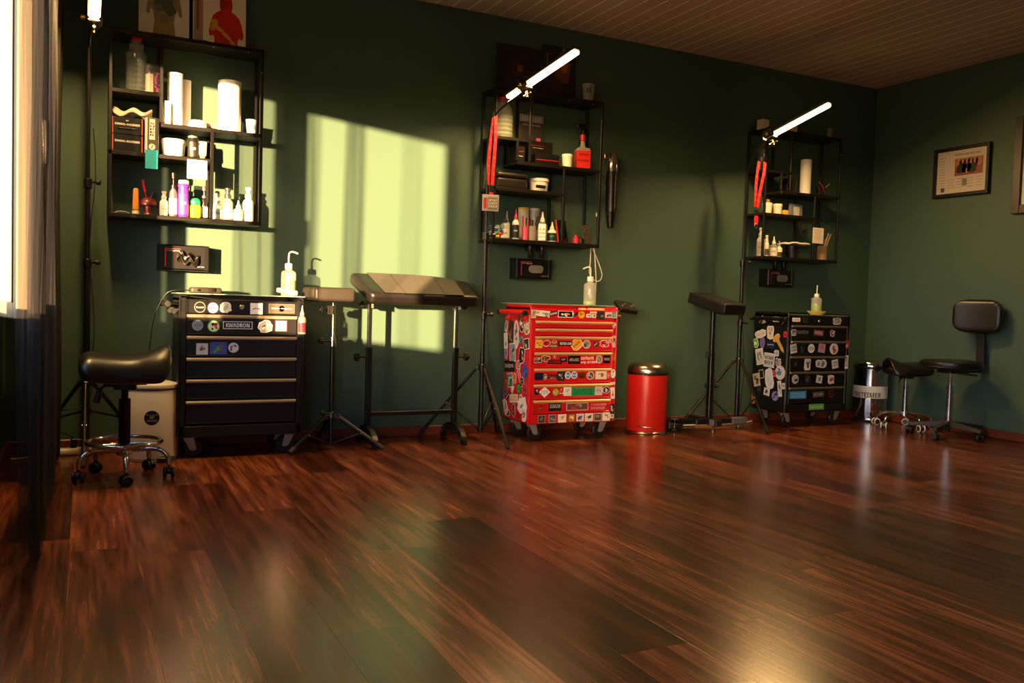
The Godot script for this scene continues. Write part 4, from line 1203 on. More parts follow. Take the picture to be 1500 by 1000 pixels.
func build_rests():
	var vinyl := mat("#120f0d", 0.4, 0.0, {"clearcoat_enabled": true, "clearcoat": 0.2, "clearcoat_roughness": 0.4})
	var chrome := mat("#d4cfc6", 0.16, 1.0)
	var blk := mat("#0c0b0a", 0.4)
	# tripod rest
	var t := thing("arm_rest", "small padded arm rest on a tripod between the black trolley and the wide rest", "arm rest", V(1.185, 0, 0.3), 0.0, "padded arm rests on stands")
	var s := st()
	cushion(s, V(0.215, 0.072, 0.3), 0.018, null, 3, 4)
	var pad := obj("cushion", s, mat("#2b2621", 0.42), t, T(-0.03, 0.822, 0))
	s = st()
	box(s, V(0, -0.038, 0), V(0.16, 0.006, 0.22), 0.002)
	obj("board", s, blk, pad)
	s = st()
	cyl(s, V(0, 0.57, 0), V(0, 0.785, 0), 0.0095, -1, 14)
	obj("inner_pole", s, chrome, t)
	s = st()
	cyl(s, V(0, 0.02, 0), V(0, 0.58, 0), 0.0135, -1, 14)
	obj("pole", s, blk, t)
	s = st()
	cyl(s, V(0, 0.545, 0), V(0, 0.6, 0), 0.02, 0.014, 14, 0.003)
	obj("joint", s, mat("#8e8880", 0.25, 0.9), t)
	s = st()
	box(s, V(-0.018, 0.74, 0), V(0.03, 0.05, 0.03), 0.004)
	obj("joint", s, mat("#8e8880", 0.25, 0.9), t)
	for y in [0.74, 0.575]:
		s = st()
		knob(s, V(-0.012, y, 0.005), V(-0.058, y, 0.012), 0.02)
		obj("knob", s, blk, t)
	s = st()
	cyl(s, V(0, 0.165, 0), V(0, 0.2, 0), 0.022, 0.018, 14, 0.003)
	for k in 3:
		var a := deg_to_rad([30.0, 150.0, 270.0][k])
		box(s, V(cos(a) * 0.032, 0.172, sin(a) * 0.032), V(0.04, 0.028, 0.022), 0.004, Basis(Vector3.UP, -a))
	obj("leg_collar", s, mat("#4a443d", 0.3, 0.8), t)
	s = st()
	knob(s, V(-0.01, 0.19, 0.01), V(-0.045, 0.195, 0.02), 0.014)
	obj("knob", s, blk, t)
	for k in 3:
		var a := deg_to_rad([30.0, 150.0, 270.0][k])
		var d := V(cos(a), 0, sin(a))
		var top := d * 0.045 + V(0, 0.17, 0)
		var end := d * 0.285 + V(0, 0.012, 0)
		s = st()
		cyl(s, top, end, 0.0115, -1, 12)
		var leg := obj("leg", s, mat("#171412", 0.3, 0.3), t)
		s = st()
		cyl(s, end.lerp(top, 0.13), end, 0.0145, 0.012, 12, 0.002)
		obj("rubber_foot", s, mat("#2a2420", 0.7), leg)
		s = st()
		tube(s, [d * 0.012 + V(0, 0.028, 0), top.lerp(end, 0.5)], 0.0055, 6)
		obj("brace", s, blk, t)
		s = st()
		var m := top.lerp(end, 0.5)
		cyl(s, m - d.cross(Vector3.UP) * 0.014, m + d.cross(Vector3.UP) * 0.014, 0.005, -1, 8)
		obj("rivet", s, chrome, t)
	# wide rest on an H-shaped frame
	t = thing("arm_rest", "wide padded rest on a two-post frame with a paper cover, under the sunlit wall", "arm rest", V(1.665, 0, 0.24), 0.0, "padded arm rests on stands")
	s = st()
	cushion(s, V(0.63, 0.07, 0.29), 0.024, func(p: Vector3) -> Vector3: return V(p.x + 0.08 * (0.145 - p.z) / 0.29 * (p.x / 0.315) * 0.6, p.y - 0.035 * maxf(0.0, p.x / 0.315 - 0.2) * (0.145 - p.z) / 0.29, p.z), 10, 4)
	var tilt := Transform3D(Basis(Vector3.RIGHT, deg_to_rad(24)), V(0.015, 0.862, 0.0))
	pad = obj("cushion", s, vinyl, t, tilt)
	s = st()
	box(s, V(0, -0.042, 0), V(0.54, 0.012, 0.2), 0.003)
	obj("board", s, mat("#15110e", 0.6), pad)
	for i in 2:
		var px: float = [-0.262, 0.252][i]
		s = st()
		box(s, V(px, 0.29, 0), V(0.03, 0.5, 0.03), 0.003)
		obj("post", s, blk, t)
		s = st()
		box(s, V(px, 0.64, 0), V(0.022, 0.28, 0.022), 0.002)
		obj("inner_post", s, chrome, t)
		s = st()
		for q in [-0.014, 0.014]: box(s, V(px + q, 0.79, 0), V(0.004, 0.07, 0.05), 0.001)
		cyl(s, V(px - 0.02, 0.775, 0), V(px + 0.02, 0.775, 0), 0.009, -1, 10)
		obj("bracket", s, mat("#a8a297", 0.25, 1.0), t)
		s = st()
		var sd := -1.0 if i == 0 else 1.0
		knob(s, V(px + sd * 0.02, 0.775, 0), V(px + sd * 0.04, 0.775, 0), 0.018)
		knob(s, V(px + sd * 0.015, 0.485, 0), V(px + sd * 0.06, 0.487, 0), 0.024)
		obj("knob", s, blk, t)
		# arched foot with round holes
		s = st()
		var arc := PackedVector2Array()
		for k in 15:
			var a := PI * k / 14
			arc.append(Vector2(cos(a) * 0.175, 0.004 + sin(a) * 0.105))
		for k in 15:
			var a := PI * (14 - k) / 14
			arc.append(Vector2(cos(a) * 0.14, 0.004 + sin(a) * 0.062))
		prism(s, arc, Transform3D(Basis(V(0, 0, 1), V(0, 1, 0), V(-1, 0, 0)), V(px + 0.014, 0, 0)), 0.028)
		var ft := obj("foot", s, blk, t)
		for k in [2, 4, 10, 12]:
			var a: float = PI * k / 14
			var c := V(px - 0.014, 0.004 + sin(a) * 0.084, cos(a) * 0.158)
			s = st()
			cyl(s, c - V(0.002, 0, 0), c + V(0.03, 0, 0), 0.0075, -1, 10)
			obj("bolt", s, mat("#8f887c", 0.3, 0.9), ft)
	s = st()
	box(s, V(-0.005, 0.172, 0), V(0.5, 0.024, 0.024), 0.003)
	obj("crossbar", s, blk, t)
	# paper cover folded in panels, lying on the cushion
	t = thing("paper_cover", "grey paper cover folded in panels, lying on the wide padded rest", "paper cover", V(1.665, 0, 0.24))
	for k in 4:
		s = st()
		s.set_smooth_group(-1)
		var a := -0.235 + 0.115 * k
		var b := a + 0.114
		var y := 0.0375 + 0.0015 * (k % 2)
		var dz := 0.004 * (k % 2)
		var sink := func(x: float, z: float) -> Vector3: return tilt * V(x + 0.08 * (0.145 - z) / 0.29 * (x / 0.315) * 0.6, y - 0.035 * maxf(0.0, x / 0.315 - 0.2) * (0.145 - z) / 0.29, z)
		for j in 4:
			var z0 := -0.135 + 0.067 * j + dz
			quad(s, sink.call(a, z0), sink.call(b, z0), sink.call(b, z0 + 0.067), sink.call(a, z0 + 0.067), tilt.basis.y)
			quad(s, sink.call(a, z0) - V(0, 0.001, 0), sink.call(b, z0) - V(0, 0.001, 0), sink.call(b, z0 + 0.067) - V(0, 0.001, 0), sink.call(a, z0 + 0.067) - V(0, 0.001, 0), -tilt.basis.y)
		obj("panel", s, mat("#423e37", 0.75), t)
	# rest with a single post
	t = thing("arm_rest", "tilted black arm rest on a single post with grey feet, before the tripod lamp", "arm rest", V(3.725, 0, 0.3), 0.0, "padded arm rests on stands")
	s = st()
	cushion(s, V(0.2, 0.075, 0.34), 0.014, null, 4, 4)
	pad = obj("cushion", s, vinyl, t, Transform3D(Basis(Vector3.UP, 0.12) * Basis(Vector3.RIGHT, deg_to_rad(13)), V(0.0, 0.842, 0.03)))
	s = st()
	box(s, V(0, -0.041, 0), V(0.15, 0.008, 0.26), 0.002)
	obj("board", s, blk, pad)
	s = st()
	box(s, V(0, 0.305, 0), V(0.036, 0.44, 0.036), 0.004)
	obj("post", s, blk, t)
	s = st()
	box(s, V(0, 0.65, 0), V(0.028, 0.32, 0.028), 0.003)
	obj("inner_post", s, mat("#141211", 0.3), t)
	s = st()
	knob(s, V(-0.018, 0.505, 0.0), V(-0.035, 0.505, 0.01), 0.02)
	knob(s, V(-0.018, 0.3, 0.0), V(-0.035, 0.3, 0.01), 0.017)
	knob(s, V(0.018, 0.3, 0.0), V(0.035, 0.3, 0.01), 0.017)
	obj("knob", s, blk, t)
	s = st()
	box(s, V(-0.02, 0.065, -0.02), V(0.05, 0.04, 0.3), 0.004)
	box(s, V(0.06, 0.062, 0.0), V(0.36, 0.036, 0.045), 0.004)
	box(s, V(-0.15, 0.06, -0.06), V(0.2, 0.03, 0.045), 0.004)
	obj("base", s, mat("#12100f", 0.45), t)
	for f in [[-0.03, 0.085, 0.036, 0.05], [0.235, 0.02, 0.12, 0.045], [-0.235, -0.06, 0.03, 0.045]]:
		s = st()
		box(s, V(f[0], 0.062, f[1]), V(f[2], 0.044, f[3]), 0.004)
		var c := obj("end_cap", s, mat("#5c5f60", 0.5), t)
		s = st()
		cyl(s, V(f[0], 0.012, f[1]), V(f[0], 0.042, f[1]), 0.006, -1, 10)
		cyl(s, V(f[0], 0.0, f[1]), V(f[0], 0.014, f[1]), 0.018, 0.015, 16, 0.002)
		obj("levelling_foot", s, mat("#6c6862", 0.3, 0.8), c)

# ---------------------------------------------------------------- wall shelves and what stands on them
func shelf(label: String, L: float, W: float, first: bool):
	var wood := mat("#17110d", 0.5)
	var iron := mat("#120e0c", 0.42, 0.2)
	var R := L + W
	var t := thing("wall_shelf", label, "shelf", V(L, 1.165, 0), 0.0, "black wall shelves with uneven compartments")
	var o := V(L, 1.165, 0)
	var q := 0.016
	var post := func(x: float, y0: float, y1: float, z: float):
		var s := st()
		box(s, V(x, (y0 + y1) / 2, z) - o, V(q, y1 - y0, q), 0.002)
		obj("post", s, iron, t)
	for x in [L + q / 2, R - q / 2]:
		for z in [0.013, 0.192]: post.call(x, 1.165, 2.07, z)
	var v1 := L + 0.235
	var v2 := L + 0.477
	var v0 := L + 0.152
	var B := 1.64 if first else 1.65
	var boards := [[L, R, 1.187], [L, R, 2.07], [L, v1, 1.785], [v1 if first else v0, R, B], [L, v2, 1.487]]
	for b in boards:
		var s := st()
		box(s, V((b[0] + b[1]) / 2, b[2] - 0.009, 0.1) - o, V(b[1] - b[0] - (2 * q if b[0] == L and b[1] == R else 0.0), 0.018, 0.19), 0.002)
		var bd := obj("board", s, wood, t)
		for z in [0.194, 0.011]:
			s = st()
			box(s, V((b[0] + b[1]) / 2, b[2] - 0.011, z) - o, V(b[1] - b[0] - 0.002, 0.02, 0.012), 0.002)
			obj("rail", s, iron, bd)
	for z in [0.013, 0.192]:
		post.call(v1, B, 2.07, z)
		post.call(v2, 1.187, B - 0.018, z)
		if not first: post.call(v0, B, 1.77, z)
	for x in [L + q / 2, R - q / 2]:
		for y in [1.175, 2.06]:
			var s := st()
			box(s, V(x, y, 0.1025) - o, V(q, q, 0.163), 0.002)
			obj("side_rail", s, iron, t)
	for p in [[R - 0.25, 2.045], [R - 0.08, 2.045], [R - 0.012, 1.95]]:
		var s := st()
		cyl(s, V(p[0], p[1], 0.199) - o, V(p[0], p[1], 0.202) - o, 0.004, -1, 8)
		obj("screw", s, mat("#c9c2b4", 0.3, 1.0), t)

func bottle(label: String, x: float, y: float, z: float, r: float, h: float, cap: String, body: Material, capm: Material, band = null, called := "bottle", cat := "bottle", group := ""):
	var t := thing(called, label, cat, V(x, y, z), 0.0, group)
	var cf: float = {"spray": 0.3, "cone": 0.34, "dropper": 0.36, "flat": 0.12, "pump": 0.36, "can": 0.1, "big": 0.1}[cap]
	var hb: float = h * (1.0 - cf)
	var nr: float = r * (0.42 if cap != "can" else 0.85)
	var s := st()
	lathe(s, Transform3D(), [Vector2(0, 0), Vector2(r * 0.92, 0), Vector2(r, r * 0.12), Vector2(r, hb * 0.8), Vector2(r * 0.93, hb * 0.86), Vector2(nr * 1.3, hb * 0.96), Vector2(nr, hb), Vector2(0, hb)], 20)
	obj("body", s, body, t)
	s = st()
	match cap:
		"cone", "dropper":
			lathe(s, T(0, hb, 0), [Vector2(0, 0), Vector2(nr * 1.25, 0), Vector2(nr * 1.25, h * 0.08), Vector2(nr * 0.9, h * 0.1), Vector2(nr * 0.55, h * 0.2), Vector2(nr * 0.28, h * cf), Vector2(0, h * cf)], 16)
		"spray":
			lathe(s, T(0, hb, 0), [Vector2(0, 0), Vector2(nr * 1.5, 0), Vector2(nr * 1.5, h * 0.1), Vector2(nr * 1.0, h * 0.12), Vector2(nr * 1.0, h * 0.2), Vector2(nr * 1.35, h * 0.22), Vector2(nr * 1.35, h * cf), Vector2(0, h * cf)], 16)
		"pump":
			lathe(s, T(0, hb, 0), [Vector2(0, 0), Vector2(nr * 1.3, 0), Vector2(nr * 1.3, h * 0.07), Vector2(nr * 0.4, h * 0.08), Vector2(nr * 0.4, h * 0.2), Vector2(nr * 1.1, h * 0.22), Vector2(nr * 1.2, h * 0.34), Vector2(nr * 0.5, h * cf), Vector2(0, h * cf)], 16)
		_:
			lathe(s, T(0, hb, 0), [Vector2(0, 0), Vector2(nr * 1.15, 0), Vector2(nr * 1.15, h * cf * 0.85), Vector2(nr, h * cf), Vector2(0, h * cf)], 16)
	obj("cap", s, capm, t)
	if band != null:
		s = st()
		var tall: float = band[1] if band.size() > 1 else 0.5
		lathe(s, T(0, hb * 0.1, 0), [Vector2(r * 0.98, 0), Vector2(r + 0.0006, 0.0005), Vector2(r + 0.0006, hb * tall), Vector2(r * 0.98, hb * tall + 0.0005)], 20)
		var lb := obj("label", s, mat(band[0], 0.5), t)
		if band.size() > 2:
			s = st()
			s.set_color(lin(band[2]))
			bent_letters(s, band[3], r * 1.1, minf(hb * 0.16, r * 0.45), r + 0.0012, hb * (0.1 + tall * 0.55), 90.0 + rad_to_deg(atan2(x, 4.8 - z)))
			obj("print", s, ink(), lb)
	return t

func tub(label: String, x: float, y: float, z: float, r: float, h: float, m: Material, lid: Material, called := "tub", cat := "tub"):
	var t := thing(called, label, cat, V(x, y, z))
	var s := st()
	lathe(s, Transform3D(), [Vector2(0, 0), Vector2(r * 0.84, 0), Vector2(r * 0.95, h * 0.78), Vector2(0, h * 0.78)], 28)
	obj("body", s, m, t)
	s = st()
	lathe(s, T(0, h * 0.78, 0), [Vector2(0, 0), Vector2(r, 0), Vector2(r, h * 0.17), Vector2(r * 0.93, h * 0.22), Vector2(0, h * 0.22)], 28)
	obj("lid", s, lid, t)
	return t

func roll(label: String, x: float, y: float, z: float, r: float, h: float):
	var t := thing("paper_roll", label, "paper roll", V(x, y, z), 0.0, "white paper rolls on the shelves")
	var s := st()
	lathe(s, Transform3D(), [Vector2(r * 0.3, 0), Vector2(r, 0), Vector2(r, h), Vector2(r * 0.3, h), Vector2(r * 0.3, 0)], 32)
	obj("paper", s, mat("#efece6", 0.85), t)
	s = st()
	lathe(s, T(0, -0.0005, 0), [Vector2(r * 0.24, 0.001), Vector2(r * 0.3, 0.001), Vector2(r * 0.3, h + 0.001), Vector2(r * 0.24, h + 0.001), Vector2(r * 0.24, 0.001)], 20)
	obj("core", s, mat("#a58a66", 0.9), t)
	return t

func carton(label: String, x: float, y: float, z: float, size: Vector3, turn: float, m: Material, prints: Array, called := "carton", cat := "box"):
	var t := thing(called, label, cat, V(x, y, z), turn)
	var s := st()
	box(s, V(0, size.y / 2, 0), size, 0.0015)
	var b := obj("body", s, m, t)
	for i in prints.size(): sticker(b, T(0, size.y / 2, size.z / 2 + 0.0002 + 0.0012 * i), prints[i], 900 + i * 7 + int(x * 100), "print")
	return t

func glove_box(label: String, x: float, y: float, w: float, h: float, pulled: bool, seed_: int):
	var t := thing("glove_dispenser", label, "glove box", V(x, y, 0), 0.0, "black glove boxes in wall holders")
	var black := mat("#0a0808", 0.4)
	var s := st()
	box(s, V(0, h / 2, 0.006), V(w + 0.012, h + 0.012, 0.008), 0.002)
	box(s, V(0, -0.003, 0.05), V(w + 0.012, 0.005, 0.096), 0.001)
	for q in [-1, 1]: box(s, V(q * (w / 2 + 0.004), h * 0.5, 0.05), V(0.004, h, 0.09), 0.001)
	for q in [-1, 1]: box(s, V(q * (w / 2 - 0.008), h / 2, 0.0965), V(0.02, h, 0.003), 0.001)
	obj("holder", s, mat("#0b0a0a", 0.35), t)
	s = st()
	box(s, V(0, h / 2, 0.051), V(w - 0.004, h - 0.006, 0.082), 0.002)
	var b := obj("carton", s, black, t)
	s = st()
	var ov := PackedVector2Array()
	for k in 28:
		var a := TAU * k / 28
		ov.append(Vector2(signf(cos(a)) * 0.028 + cos(a) * 0.024, sin(a) * 0.024))
	s.set_color(lin("#050404") if pulled else lin("#7a7468"))
	prism(s, ov, T(0.015, h * 0.48, 0.0922), 0.0004, false)
	s.set_color(lin("#a8241f"))
	prism(s, outline("r", 0.07, 0.006, RandomNumberGenerator.new()), T(-0.05, h * 0.84, 0.0922), 0.0004, false)
	prism(s, outline("r", 0.006, h * 0.75, RandomNumberGenerator.new()), T(-w / 2 + 0.03, h * 0.5, 0.0922), 0.0004, false)
	s.set_color(lin("#cfcac2"))
	letter(s, "nitril gloves", 0.07, 0.008, T(-0.048, h * 0.76, 0.0927))
	letter(s, "powder free", 0.05, 0.006, T(0.075, h * 0.14, 0.0927))
	obj("print", s, ink(), b)
	if pulled:
		s = st()
		var rng := RandomNumberGenerator.new()
		rng.seed = seed_
		cushion(s, V(0.11, 0.05, 0.03), 0.015, func(p: Vector3) -> Vector3:
			return V(p.x + 0.02, p.y + h * 0.45 - 0.18 * p.x + 0.012 * sin(p.x * 140.0 + p.z * 60.0), p.z + 0.1 + 0.008 * sin(p.x * 90.0 + p.y * 160.0) + 0.006 * cos(p.y * 210.0)), 14, 3)
		obj("glove", s, mat("#191512", 0.35), t)

func wash_bottle(label: String, x: float, y: float, z: float, r: float, h: float, fill: float, spout: Array):
	var t := thing("wash_bottle", label, "wash bottle", V(x, y, z), 0.0, "squeeze wash bottles with green liquid on the trolleys")
	var soft := mat(Color("#e9e6da", 0.28), 0.2)
	var s := st()
	lathe(s, Transform3D(), [Vector2(0, 0), Vector2(r * 0.95, 0), Vector2(r, r * 0.1), Vector2(r, h * 0.8), Vector2(r * 0.9, h * 0.88), Vector2(r * 0.5, h * 0.94), Vector2(r * 0.42, h), Vector2(0, h)], 28)
	obj("body", s, soft, t)
	s = st()
	lathe(s, T(0, 0.002, 0), [Vector2(0, 0), Vector2(r * 0.93, 0), Vector2(r * 0.95, h * fill), Vector2(0, h * fill)], 28)
	obj("liquid", s, mat("#8fbc14", 0.3), t)
	s = st()
	lathe(s, T(0, h * 0.98, 0), [Vector2(0, 0), Vector2(r * 0.5, 0), Vector2(r * 0.5, h * 0.17), Vector2(r * 0.4, h * 0.2), Vector2(0, h * 0.2)], 20)
	obj("cap", s, mat("#efece2", 0.4), t)
	s = st()
	tube(s, smooth_path(spout, 6), 0.0042, 8)
	obj("spout", s, mat("#ece8dc", 0.4), t)

func cup(label: String, x: float, y: float, z: float, r: float, h: float, m: Material, called := "cup", cat := "cup"):
	var t := thing(called, label, cat, V(x, y, z))
	var s := st()
	lathe(s, Transform3D(), [Vector2(0, 0), Vector2(r * 0.72, 0), Vector2(r * 0.96, h * 0.95), Vector2(r, h), Vector2(r * 0.9, h), Vector2(r * 0.66, 0.004), Vector2(0, 0.004)], 24)
	obj("body", s, m, t)
	return t

func poster(label: String, x: float, y: float, z: float, w: float, h: float, paper, shapes: Array, lean := -0.05):
	# a print standing on a shelf top: board and flat printed figures [shape, across, up, width, height, turn, colour]
	var t := thing("art_print", label, "print", V(x, y, z))
	var bs := Basis(Vector3.RIGHT, lean)
	var s := st()
	box(s, bs * V(0, h / 2, 0), V(w, h, 0.004), 0.001, bs)
	var b := obj("board", s, mat(paper, 0.55), t)
	s = st()
	var rng := RandomNumberGenerator.new()
	rng.seed = int(x * 1000)
	for i in shapes.size():
		var a: Array = shapes[i]
		s.set_color(lin(a[6]))
		var pl := outline(a[0], a[3], a[4], rng)
		prism(s, pl, Transform3D(bs, bs * V(0, 0, 0.0022 + 0.00015 * i)) * Transform3D(Basis(Vector3(0, 0, 1), deg_to_rad(a[5])), V(a[1], a[2], 0)), 0.0, false)
	obj("print", s, ink(), b)

func build_shelves():
	shelf("black wall shelf by the window, holding paper rolls, cartons and a row of bottles", 0.098, 0.725, true)
	shelf("black wall shelf above the red trolley, behind the lamp pole with the lanyard", 2.145, 0.742, false)
	shelf("dark wall shelf near the corner, above the black trolley with side stickers", 4.215, 0.715, false)

func build_left_things():
	var white := mat("#eeebe4", 0.6)
	var clear := mat(Color("#dfe6e4", 0.22), 0.08)
	var frost := mat(Color("#e8ebe8", 0.6), 0.3)
	var black := mat("#12100f", 0.4)
	# prints standing on top
	poster("pale print of a tattooed bare back, standing on the shelf by the window", 0.352, 2.072, 0.06, 0.238, 0.36, "#efe4dd", [["back", 0.0, 0.15, 0.17, 0.25, 0, "#a08a68"], ["c", 0.0, 0.31, 0.06, 0.075, 0, "#927a5c"], ["r", 0.0, 0.022, 0.1, 0.038, 0, "#8a7c58"], ["b", -0.005, 0.2, 0.11, 0.12, 0, "#6f766e"], ["b", 0.02, 0.18, 0.06, 0.1, 30, "#58625c"], ["b", -0.03, 0.21, 0.04, 0.06, 10, "#58625c"], ["b", 0.03, 0.235, 0.05, 0.05, 0, "#7c8278"], ["b", 0.0, 0.11, 0.04, 0.05, 0, "#8c7a5c"]])
	poster("print of a red hooded figure on pale paper, standing on the shelf by the window", 0.62, 2.072, 0.06, 0.262, 0.39, "#f2e4c8", [["r", -0.105, 0.195, 0.045, 0.388, 0, "#a9907a"], ["r", -0.108, 0.2, 0.012, 0.22, 0, "#8c4438"], ["hood", 0.03, 0.147, 0.18, 0.29, 0, "#d01c10"], ["c", 0.022, 0.245, 0.04, 0.05, 0, "#b0160e"], ["b", -0.025, 0.135, 0.035, 0.05, 15, "#d89a3a"], ["b", -0.035, 0.11, 0.025, 0.03, 0, "#d89a3a"], ["b", 0.0, 0.105, 0.05, 0.02, -30, "#dca23c"], ["b", 0.035, 0.075, 0.06, 0.02, -42, "#dca23c"], ["b", 0.065, 0.04, 0.04, 0.022, -60, "#dca23c"], ["r", -0.075, 0.022, 0.03, 0.03, 0, "#1c6a44"]])
	# top small compartment
	var t := thing("bottle", "big clear ribbed bottle with a red cap on the shelf by the window", "bottle", V(0.222, 1.786, 0.12))
	var s := st()
	var pr := [Vector2(0, 0), Vector2(0.046, 0), Vector2(0.05, 0.006)]
	for k in 13: pr.append(Vector2(0.05 if k % 2 else 0.0455, 0.012 + 0.0125 * k))
	pr += [Vector2(0.05, 0.178), Vector2(0.047, 0.19), Vector2(0.034, 0.2), Vector2(0.034, 0.232), Vector2(0.024, 0.243), Vector2(0.02, 0.25), Vector2(0.02, 0.262), Vector2(0, 0.262)]
	lathe(s, Transform3D(), pr, 28)
	obj("body", s, mat(Color("#cfdad6", 0.16), 0.05), t)
	s = st()
	lathe(s, T(0, 0.252, 0), [Vector2(0, 0), Vector2(0.0235, 0), Vector2(0.0235, 0.018), Vector2(0.02, 0.022), Vector2(0, 0.022)], 20)
	obj("cap", s, mat("#b81c1a", 0.4), t)
	t = thing("jar", "clear lidded jar of pink balls with a white label on the shelf", "jar", V(0.302, 1.786, 0.1))
	s = st()
	lathe(s, Transform3D(), [Vector2(0, 0), Vector2(0.036, 0), Vector2(0.038, 0.004), Vector2(0.038, 0.13), Vector2(0, 0.13)], 24)
	obj("body", s, mat(Color("#dfe4e2", 0.12), 0.08), t)
	s = st()
	lathe(s, T(0, 0.13, 0), [Vector2(0, 0), Vector2(0.039, 0), Vector2(0.038, 0.012), Vector2(0.03, 0.02), Vector2(0, 0.022)], 24)
	obj("lid", s, mat("#5c605c", 0.3), t)
	var rng := RandomNumberGenerator.new()
	rng.seed = 8
	s = st()
	for k in 70:
		var a := rng.randf() * TAU
		var rr := 0.024 + 0.005 * rng.randf()
		var c := V(cos(a) * rr, 0.01 + 0.1 * rng.randf(), sin(a) * rr)
		lathe(s, Transform3D(Basis(), c), [Vector2(0, -0.008), Vector2(0.007, -0.004), Vector2(0.007, 0.004), Vector2(0, 0.008)], 6)
	var ball := obj("contents", s, mat("#e653b8", 0.5), t)
	ball.set_meta("kind", "stuff")
	s = st()
	s.set_smooth_group(1)
	for k in 8:
		var a0 := deg_to_rad(95 + 13 * k)
		var a1 := deg_to_rad(108 + 13 * k)
		quad(s, V(cos(a0) * 0.0385, 0.008, sin(a0) * 0.0385), V(cos(a1) * 0.0385, 0.008, sin(a1) * 0.0385), V(cos(a1) * 0.0385, 0.1, sin(a1) * 0.0385), V(cos(a0) * 0.0385, 0.1, sin(a0) * 0.0385), V(cos(a0), 0, sin(a0)))
	obj("label", s, mat("#dcd2c2", 0.5), t)
	# big compartment
	roll("tall narrow white paper roll beside the upright of the shelf by the window", 0.402, 1.641, 0.13, 0.036, 0.262)
	roll("thin white paper roll behind the tall narrow roll on the shelf by the window", 0.458, 1.641, 0.06, 0.026, 0.25)
	carton("short white carton in front of the narrow paper rolls", 0.362, 1.641, 0.165, V(0.03, 0.112, 0.04), 0.1, white, [])
	roll("thick white paper towel roll with a loose end, on the shelf by the window", 0.668, 1.641, 0.11, 0.057, 0.262)
	t = thing("bowl", "white upturned bowl between the paper rolls on the shelf by the window", "bowl", V(0.508, 1.641, 0.14))
	s = st()
	lathe(s, Transform3D(), [Vector2(0, 0), Vector2(0.047, 0), Vector2(0.047, 0.006), Vector2(0.042, 0.03), Vector2(0.034, 0.038), Vector2(0, 0.039)], 28)
	obj("body", s, white, t)
	t = thing("tray", "grey plastic tray lying behind the white bowl on the shelf", "tray", V(0.565, 1.641, 0.075), -0.1)
	s = st()
	cushion(s, V(0.12, 0.022, 0.09), 0.008, func(p: Vector3) -> Vector3: return V(p.x, p.y + 0.026 + 0.12 * absf(p.x) * 0.3 - 0.1 * p.x, p.z), 6, 2)
	obj("body", s, mat("#7c6e66", 0.3), t)
	cup("small clear blue plastic cup behind the printed white cup", 0.733, 1.641, 0.075, 0.021, 0.068, mat(Color("#3f7fae", 0.5), 0.15))
	t = cup("small white cup with blue print at the end of the shelf by the window", 0.775, 1.641, 0.13, 0.029, 0.076, white)
	s = st()
	s.set_color(lin("#2c7ab0"))
	bent_letters(s, "AQUA", 0.03, 0.03, 0.0262, 0.036, 70.0)
	obj("print", s, ink(), t)
	# middle compartment: cartons
	var pb := [["r", 0.0, 0.0, 0.14, 0.078, 0, "#15110e", "#15110e", "#d9cdbc", ["", "EINMAL-RASIERER", "", ""]], ["r", -0.066, 0.0, 0.005, 0.078, 0, "#c2561a", "#c2561a", "#c2561a", [""]], ["r", 0.066, 0.0, 0.005, 0.078, 0, "#c2561a", "#c2561a", "#c2561a", [""]], ["r", 0.0, 0.024, 0.016, 0.012, 0, "#15110e", "#15110e", "#d9cdbc", ["K"]], ["r", 0.0, -0.012, 0.09, 0.006, 0, "#15110e", "#15110e", "#a89c8c", ["disposable razors"]]]
	carton("black carton with orange edges lying under another one on the shelf by the window", 0.18, 1.488, 0.135, V(0.142, 0.079, 0.1), 0.05, mat("#15110e", 0.45), [pb[0], pb[1], pb[2]])
	carton("black carton with orange edges and white lettering, stacked on top of its twin", 0.181, 1.5675, 0.138, V(0.142, 0.082, 0.1), 0.02, mat("#15110e", 0.45), pb)
	t = thing("wipe", "crumpled white paper wipe lying on the stacked black cartons", "paper wipe", V(0.2, 1.6625, 0.12))
	s = st()
	cushion(s, V(0.19, 0.018, 0.1), 0.006, func(p: Vector3) -> Vector3: return V(p.x, p.y + 0.018 + 0.011 * sin(p.x * 62.0 + p.z * 30.0) + 0.008 * sin(p.z * 75.0 - p.x * 20.0), p.z), 16, 2)
	obj("paper", s, mat("#cfc4b4", 0.85), t)
	carton("tall black and white printed carton leaning in front of the stacked cartons", 0.292, 1.488, 0.172, V(0.062, 0.172, 0.036), 0.06, mat("#d6d2c8", 0.5), [["r", 0.004, 0.0, 0.05, 0.17, 0, "#4a463f", "#5a554c", "#f4f1ea", [""]], ["r", 0.0, 0.03, 0.026, 0.1, 0, "#efece4", "#efece4", "#3a3733", ["S", "U", "P", "E", "R"]], ["c", 0.0, -0.055, 0.03, 0.03, 0, "#efece4", "#efece4", "#5a554c"]])
	t = thing("tag_card", "turquoise card hanging from the shelf edge under the tall carton", "card", V(0.291, 1.41, 0.2035))
	s = st()
	box(s, V(0, 0.046, 0), V(0.057, 0.092, 0.002), 0.0005)
	obj("card", s, mat("#35a4b4", 0.4), t)
	t = thing("tag_card", "blank white card hanging from the shelf edge under the white tub", "card", V(0.503, 1.38, 0.2035))
	s = st()
	box(s, V(0, 0.047, 0), V(0.094, 0.094, 0.002), 0.0005)
	obj("card", s, mat("#f0eee8", 0.5), t)
	tub("white lidded tub in the middle row of the shelf by the window", 0.397, 1.488, 0.12, 0.061, 0.086, white, white)
	bottle("black spray can with a striped rim beside the white tub", 0.491, 1.488, 0.12, 0.026, 0.116, "can", mat("#1b1917", 0.35), mat("#a39c90", 0.3, 0.7), ["#26231f", 0.7, "#d8d2c6", "SO"], "spray_can", "spray can")
